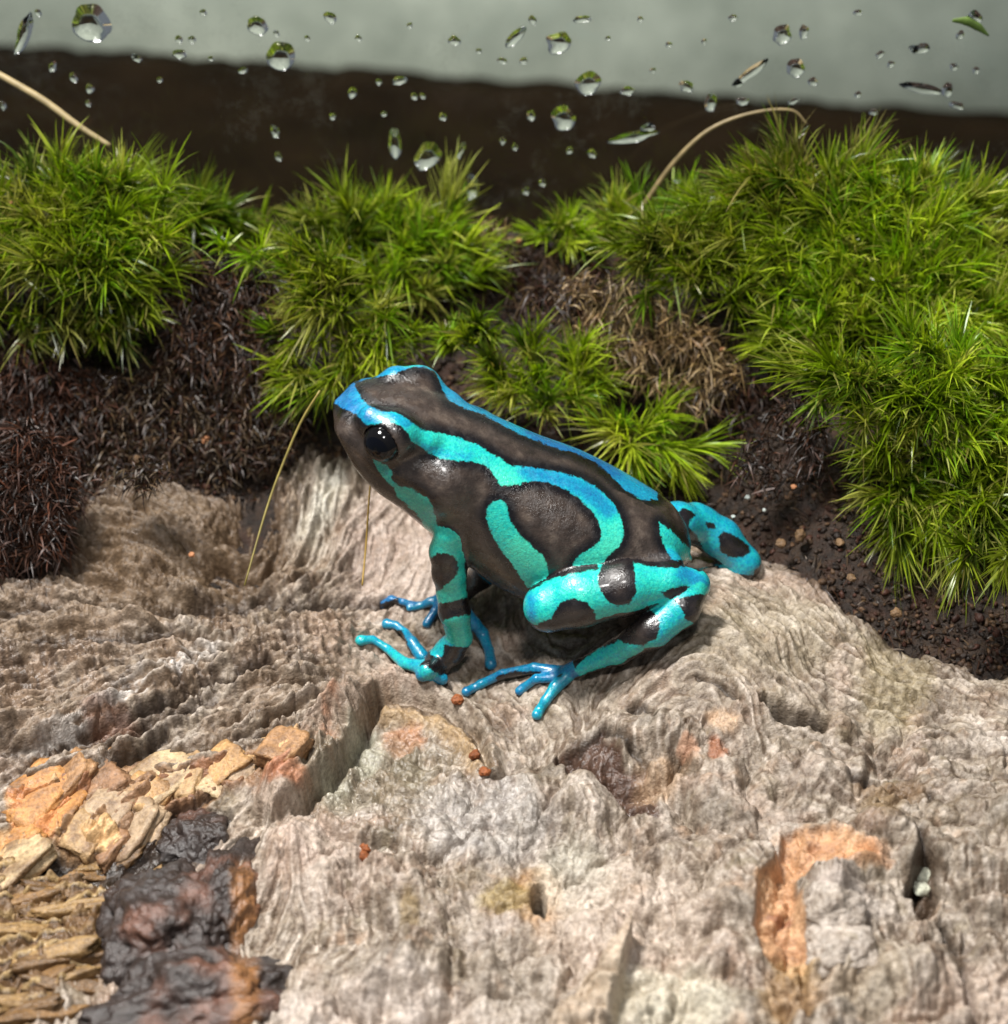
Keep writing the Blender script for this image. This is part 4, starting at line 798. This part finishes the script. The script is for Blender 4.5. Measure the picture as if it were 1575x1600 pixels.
hb += 0.5 * np.exp(-(seg_d(mx_[b], my_[b], r2((200,200),(300,215),(420,245),(520,285),(600,340),(650,400))) / 16) ** 2) + 0.22 * np.exp(-(seg_d(mx_[b], my_[b], r1((760,660),(900,700),(1050,720))) / 9) ** 2)
hb -= 0.35 * np.exp(-(seg_d(mx_[b], my_[b], r2((90,240),(150,240))) / 22) ** 2) + 0.3 * np.exp(-(seg_d(mx_[b], my_[b], r2((180,600),(290,680))) / 22) ** 2) + 0.25 * np.exp(-(seg_d(mx_[b], my_[b], r2((680,480),(700,560),(560,660))) / 16) ** 2)
hb = np.where(uu[b] < 0, hb + 0.45 * sstep(580, 700, mx_[b]), hb); hue[b] = hb
SHANK_D = [r2((345,985),(362,945),(400,892),(470,870),(540,898),(582,950),(592,1020),(560,1080),(450,1120),(300,1090),(240,1030),(288,1000)), r2((598,745),(640,640),(780,640),(800,770),(800,850),(770,900),(700,917),(650,890),(610,830),(595,780)),
 r2((935,842),(1000,815),(1080,800),(1130,850),(1150,880),(1260,890),(1240,1000),(1120,1000),(1060,960),(1000,890),(960,870)), r2((200,850),(330,775),(480,735),(600,715),(600,640),(300,650),(150,780)), r2((760,660),(800,685),(920,706),(1010,708),(1090,700),(1140,735),(1180,700),(1000,600),(760,600))]
TARS_D = [r2((690,1085),(740,1010),(830,938),(880,925),(920,985),(932,1035),(905,1090),(830,1128),(740,1112)), r2((640,1030),(720,1075),(700,1105),(600,1140),(510,1210),(430,1300),(370,1330),(330,1270),(450,1160),(560,1095)),
 r2((1000,880),(1130,850),(1300,850),(1300,960),(1120,1010),(1062,985),(1050,930))]
def limb(nms, holes=(), only=None, h=0.4, base=30.):
    m = np.isin(pid, [names.index(n) for n in nms])
    v = np.full(m.sum(), base) if only is None else np.max([poly_d(px[m], py[m], p) for p in only], 0)
    for p in holes: v = np.minimum(v, -poly_d(px[m], py[m], p))
    d[m] = v; hue[m] = h; return m
m = limb(['shank'], SHANK_D, None, 0.30); hue[m] += 0.5 * np.exp(-(seg_d(px[m], py[m], r2((1060,740),(1150,780),(1180,850))) / 12) ** 2) + 0.4 * np.exp(-(seg_d(px[m], py[m], r2((235,870),(240,980))) / 9) ** 2)
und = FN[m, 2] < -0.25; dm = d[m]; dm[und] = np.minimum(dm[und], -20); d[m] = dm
m = limb(['tarsus'], TARS_D, None, 0.38)
m = limb(['thigh'], (), [r2((540,1040),(700,1015),(690,1050),(540,1065))], 0.5)
m = limb(['toe_a'], [r2((50,1290),(150,1262),(260,1268),(330,1262),(340,1330),(200,1330),(60,1340))], None, 0.85); limb(['toe_b'], (), None, 0.85); limb(['toe_c'], [r2((360,1290),(395,1300),(420,1250),(350,1240))], None, 0.62)
limb(['arm'], [r3((740,285),(800,300),(830,350),(838,400),(820,450),(780,490),(690,560),(640,560),(640,330),(690,290)), r3((640,640),(760,640),(890,600),(960,600),(930,720),(800,740),(680,790)), r3((770,110),(840,110),(870,200),(890,330),(1000,300),(960,60),(800,60)), r3((880,300),(900,600),(1000,600),(1000,300))], None, 0.22)
limb(['hand'], [r3((740,935),(800,945),(880,930),(930,890),(960,900),(900,1020),(830,1110),(760,1150),(680,1130),(600,1080),(530,1075),(515,1060),(580,980),(620,940),(640,1000),(680,1025),(730,1010))], None, 0.5)
limb(['fing_a'], (), None, 0.5); limb(['fing_b'], [r3((400,840),(440,830),(480,920),(450,985),(400,1000))], None, 0.72); limb(['fing_c'], (), None, 0.8); limb(['fing_d'], [r3((590,1100),(640,1130),(720,1150),(760,1140),(760,1060),(600,1060))], None, 0.7)
m = limb(['far_arm'], (), [r3((890,330),(960,340),(1020,400),(1090,500),(1060,510),(960,420),(890,380)), r3((480,700),(600,620),(700,570),(720,640),(560,720))], 0.8)
limb(['far_fing_a'], (), None, 0.85); limb(['far_fing_b'], (), None, 0.9); limb(['far_fing_c'], [r3((180,600),(300,640),(420,600),(420,700),(300,670),(180,700))], None, 1.0)
limb(['far_thigh', 'far_shank', 'far_tarsus'], [r2((985,465),(1055,385),(1130,420),(1095,450),(1085,490),(1130,540),(1165,640),(1170,690),(1110,640),(1000,500)), r2((1240,540),(1275,512),(1330,540),(1405,590),(1412,625),(1370,655),(1300,655),(1250,620)), r2((1170,690),(1240,700),(1310,735),(1420,745),(1470,690),(1540,700),(1500,800),(1240,800),(1235,740)), r2((1175,470),(1220,470),(1225,500),(1180,500))], None, 0.55)
RUMP = r2((925,465),(985,510),(1055,580),(1115,630),(1105,670),(990,668),(955,600),(930,530))
nb = (b | (pid == names.index('thigh'))) & (px > 1000) & (uu < 0.7); d[nb] = np.maximum(d[nb], poly_d(px[nb], py[nb], RUMP))
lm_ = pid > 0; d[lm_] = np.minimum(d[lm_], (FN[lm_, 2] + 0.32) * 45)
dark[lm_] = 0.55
M_FROG = mat_frog()
fg = at_z(np.array(850.), np.array(985.), -0.2)
frog = thing('frog', fg, 'turquoise and dark brown banded frog sitting on the pale wood burl', 'frog')
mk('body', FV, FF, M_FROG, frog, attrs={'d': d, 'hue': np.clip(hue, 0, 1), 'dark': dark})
# eyes: a glossy dark ball with a faint brown iris ring round the pupil
M_EYE = mat_simple('eye_ball', (0.004, 0.0035, 0.004), 0.08, 0.4, 0.2, 30); M_PUP = mat_simple('pupil_black', (0.001, 0.0012, 0.003), 0.05, 0.4, 0.1)
vs, fs = ICO4
for e in (eyeN, eyeF):
    o = np.sign((e - MID0) @ LAT); c = e + LAT * 0.036 * o + AX * 0.022 - VUP * 0.008
    eb = mk('eye', vs * EYE_R + c, fs, M_EYE, frog, loc=c)
    dr = LAT * o + 0.35 * AX + 0.12 * VUP; dr /= np.linalg.norm(dr); t1 = np.cross(dr, VUP); t1 /= np.linalg.norm(t1); t2 = np.cross(dr, t1)
    rr_, tt_ = np.meshgrid(np.linspace(0, 1, 7), np.linspace(0, 2 * math.pi, 33)[:-1], indexing='ij'); qx = 0.62 * rr_ * np.cos(tt_); qy = 0.50 * rr_ * np.sin(tt_)
    q = (dr[None, None] * np.sqrt(1 - qx ** 2 - qy ** 2)[..., None] + t1 * qx[..., None] + t2 * qy[..., None]) * (EYE_R + 0.0025) + c
    i = np.arange(7 * 32).reshape(7, 32); j = np.roll(i, -1, 1); Fq = np.stack([i[:-1], j[:-1], j[1:], i[1:]], -1).reshape(-1, 4)
    mk('pupil', q.reshape(-1, 3), Fq[32:], M_PUP, eb)
# ---------------------------------------------------------------- glass, backdrop, water drops
def box(a, b):
    x0, y0, z0 = a; x1, y1, z1 = b; V = np.array([(x0,y0,z0),(x1,y0,z0),(x1,y1,z0),(x0,y1,z0),(x0,y0,z1),(x1,y0,z1),(x1,y1,z1),(x0,y1,z1)], float)
    return V, np.array([(0,3,2,1),(4,5,6,7),(0,1,5,4),(1,2,6,5),(2,3,7,6),(3,0,4,7)])
V, F = box((-7.5, YG, -2.6), (7.5, YG + 0.3, 11.0))
o = mk('glass_pane', V, F, mat_glass(), smooth=False); tag(o, 'clear glass wall behind the moss, beaded with water drops', 'glass')
YB = 25.0
m = NT('grey_backdrop'); c = m.ramp(m.noise(0.55, 6, 0.7), [(0.3, (0.40, 0.425, 0.36)), (0.7, (0.68, 0.70, 0.60))]); m.set(Base_Color=c, Roughness=0.8, Specular_IOR_Level=0.1)
V, F = box((-18, YB + 1.2, -26), (18, YB + 2, 8)); o = mk('backdrop_wall', V, F, m.m, smooth=False); tag(o, kind='structure')
m = NT('dark_board'); c = m.ramp(m.noise((0.5, 0.5, 1.2), 5, 0.6), [(0.3, (0.012, 0.007, 0.003)), (0.7, (0.03, 0.017, 0.008))]); m.set(Base_Color=c, Roughness=0.85, Specular_IOR_Level=0.08)
TOP = [(-200, 84), (0, 100), (400, 126), (800, 156), (1200, 186), (1575, 206), (1800, 218)]
tx = np.linspace(-200, 1800, 90); ty = np.interp(tx, [a for a, b in TOP], [b for a, b in TOP]) + 16 * fbm(tx / 130., 0 * tx, 3.0, 3) + 10 * fbm(tx / 45., 0 * tx, 8.0, 2)
tp = at_y(tx, ty, YB); nT = len(tp)
V = np.vstack([np.column_stack([tp[:, 0], np.full(nT, YB), np.full(nT, -26)]), tp, np.column_stack([tp[:, 0], np.full(nT, YB + .9), np.full(nT, -26)]), tp + np.array([0, .9, 0])]); i = np.arange(nT - 1)
F = np.vstack([np.stack([i, i + 1, nT + i + 1, nT + i], -1), np.stack([2 * nT + i + 1, 2 * nT + i, 3 * nT + i, 3 * nT + i + 1], -1), np.stack([nT + i, nT + i + 1, 3 * nT + i + 1, 3 * nT + i], -1), np.stack([2 * nT + i, 2 * nT + i + 1, i + 1, i], -1), [(0, nT, 3 * nT, 2 * nT), (nT - 1, 3 * nT - 1, 4 * nT - 1, 2 * nT - 1)]])
o = mk('dark_board', V, F, m.m, smooth=False); tag(o, 'dark brown board standing behind the wet glass', 'board')
M_WATER = mat_water()
def drop_mesh(rx, rz, th, ang, wob, seed, nr=7, na=28, curve=0.0):
    r, a = np.meshgrid(np.linspace(0, 1, nr + 1)[1:], np.arange(na) * 2 * math.pi / na, indexing='ij'); w = 1 + wob * noise3(np.cos(a) * 1.3 + seed, np.sin(a) * 1.3, seed)
    x = r * np.cos(a) * rx * w; z = r * np.sin(a) * rz * w; z = z + curve * (x / rx) ** 2 * rx; y = -th * np.sqrt(np.maximum(1 - r ** 2, 0)) ** 0.9
    V = np.vstack([[(0, -th, 0)], np.stack([x, y, z], -1).reshape(-1, 3), [(0, 0.0, 0)]]); i = 1 + np.arange(nr * na).reshape(nr, na); j = np.roll(i, -1, 1)
    k = len(V) - 1; F4 = np.stack([i[:-1], j[:-1], j[1:], i[1:]], -1).reshape(-1, 4); F3 = np.vstack([np.stack([np.zeros(na, int), j[0], i[0]], -1), np.stack([np.full(na, k), i[-1], j[-1]], -1)])
    F4 = F4[:, ::-1]; F3 = np.vstack([np.stack([np.zeros(na, int), i[0], j[0]], -1), np.stack([np.full(na, k), j[-1], i[-1]], -1)]); F4 = np.stack([i[:-1], i[1:], j[1:], j[:-1]], -1).reshape(-1, 4)
    c, s = math.cos(ang), math.sin(ang); V = np.stack([V[:, 0] * c - V[:, 2] * s, V[:, 1], V[:, 0] * s + V[:, 2] * c], -1); return V, [F4, F3]
SC = 183. * DIST / (YG - CAMP[1]) / math.cos(PITCH) * 0.80
def drop(px, py, rx, ry, ang=0., wob=.18, curve=0., th=.27, label='small round water drop clinging to the glass', group='small water drops on the glass'):
    c = at_y(np.array(float(px)), np.array(float(py)), YG - 0.006); V, F = drop_mesh(rx / 200., ry / 175., th * min(rx, ry) / 190., math.radians(ang), wob + 0.06, rng.uniform(0, 90), curve=curve)
    o = mk('water_drop', V + c, F, M_WATER, None, loc=c); tag(o, label, 'water drop', group)
drop(143, 36, 36, 36, 0, .15, label='largest round water drop, showing a dark spot', group=None)
drop(38, 52, 12, 40, -25, .2, label='long slanting water streak near the largest drop', group=None)
drop(402, 40, 19, 17, label='shiny water drop with a curved lower rim', group=None); drop(440, 90, 28, 26, label='dark purple-tinged water drop hanging at the top of the dark board', group=None)
drop(516, 28, 14, 9, -35, label='slanting oval water drop between two round drops', group=None)
drop(806, 58, 11, 24, -40, label='slanting water streak with a bead at its top', group=None); drop(873, 66, 22, 20, .2, .3, label='ragged dark water drop beside the slanting streak', group=None)
drop(1222, 54, 17, 19, label='bright glinting water drop beside a dim smaller one', group=None); drop(1256, 50, 9, 13, label='dim small drop touching the bright glinting drop', group=None); drop(1243, 106, 18, 17, label='dark water drop below the bright glinting drop', group=None)
drop(1172, 114, 10, 34, -48, label='thin slanting water streak above the arching stem', group=None); drop(1522, 28, 15, 13, label='water drop beside the green smear', group=None); drop(1440, 76, 17, 9, 25, label='flat oval water drop above the crescent streak', group=None)
drop(1440, 138, 44, 9, -12, .1, -.0, .8, label='crescent water streak ending in a bright bead', group=None); drop(1480, 140, 11, 14, 0, .1, th=.9, label='bright bead at the end of the crescent streak', group=None)
drop(918, 130, 24, 20, label='pale hanging drop crossing the top edge of the dark board', group=None); drop(880, 184, 22, 24, 20, label='pale bag-shaped water drop on the dark board', group=None); drop(990, 214, 46, 10, 12, .35, label='long silvery water streak lying level before the dark board', group=None); drop(1012, 200, 15, 9, 20, label='bright glint bead on the silvery streak', group=None)
drop(617, 222, 12, 30, 0, label='tall narrow water drop above the combed moss', group=None); drop(668, 244, 24, 28, -30, label='violet glinting water drop above the combed moss', group=None); drop(737, 292, 13, 26, label='faint tall water drop by the brown moss strands', group=None)
for a, b, r, s in ((432,52,6,6),(280,84,13,9),(318,20,7,6),(115,122,7,10),(140,138,8,9),(215,92,9,6),(300,62,8,6),(280,62,7,7),(710,64,10,9),(832,32,7,9),(748,80,6,5),(910,30,17,7),(550,145,9,10),(625,126,15,8),(592,128,6,6),(647,150,6,7),(660,150,5,6),(430,206,8,12),(435,245,6,10),(520,182,6,7),(600,178,6,5),(692,183,7,8),(720,235,6,18),(785,220,6,8),(830,180,8,10),(380,110,9,6),(330,92,6,5),(210,88,7,5),(82,105,7,10),(5,165,6,9),(138,162,5,6),(1045,70,6,6),(1100,65,5,5),(1153,130,8,7),(1072,135,12,12),(980,142,14,8),(1110,160,10,20),(1160,158,14,8),(1240,158,12,5),(1340,148,7,6),(1365,175,8,6),(1490,105,8,7),(1428,76,8,8),(1495,165,16,7),(1500,55,7,8),(1375,85,9,6),(1270,128,10,8),(1145,28,9,6),(785,95,10,6),(818,95,8,7),(890,235,6,8),(925,240,8,9),(822,298,7,8),(848,285,7,8),(1058,280,8,8),(912,345,9,6),(805,230,6,7),(1392,100,7,7),(1525,110,7,6),(1340,20,8,5),(60,20,7,6),(250,125,5,6),(480,60,6,5),(560,60,7,6),(640,40,5,6),(1020,110,6,5),(950,60,5,5),(1000,30,6,5)):
    if b < np.interp(a, [q[0] for q in TOP], [q[1] for q in TOP]): drop(a, b, r, s, rng.uniform(-30, 30), .3, label='small water drop on the glass against the grey wall', group='small water drops before the grey wall')
    else: drop(a, b, r, s, rng.uniform(-30, 30), .3, label='small water drop on the glass against the dark board', group='small water drops before the dark board')
# a green leaf fragment stuck to the glass
P = np.array([at_y(np.array(float(a)), np.array(float(b)), YG - .02) for a, b in ((1488, 32), (1510, 33), (1528, 42), (1545, 56))]); V, F = tube(P, [.015, .045, .04, .008]); V[:, 1] = YG - .02 + (V[:, 1] - YG + .02) * .3
o = mk('leaf_fragment', V, F, mat_simple('leaf_fragment_green', (.10, .16, .03), .5), None, loc=P[0]); tag(o, 'narrow green leaf fragment stuck to the wet glass', 'leaf')
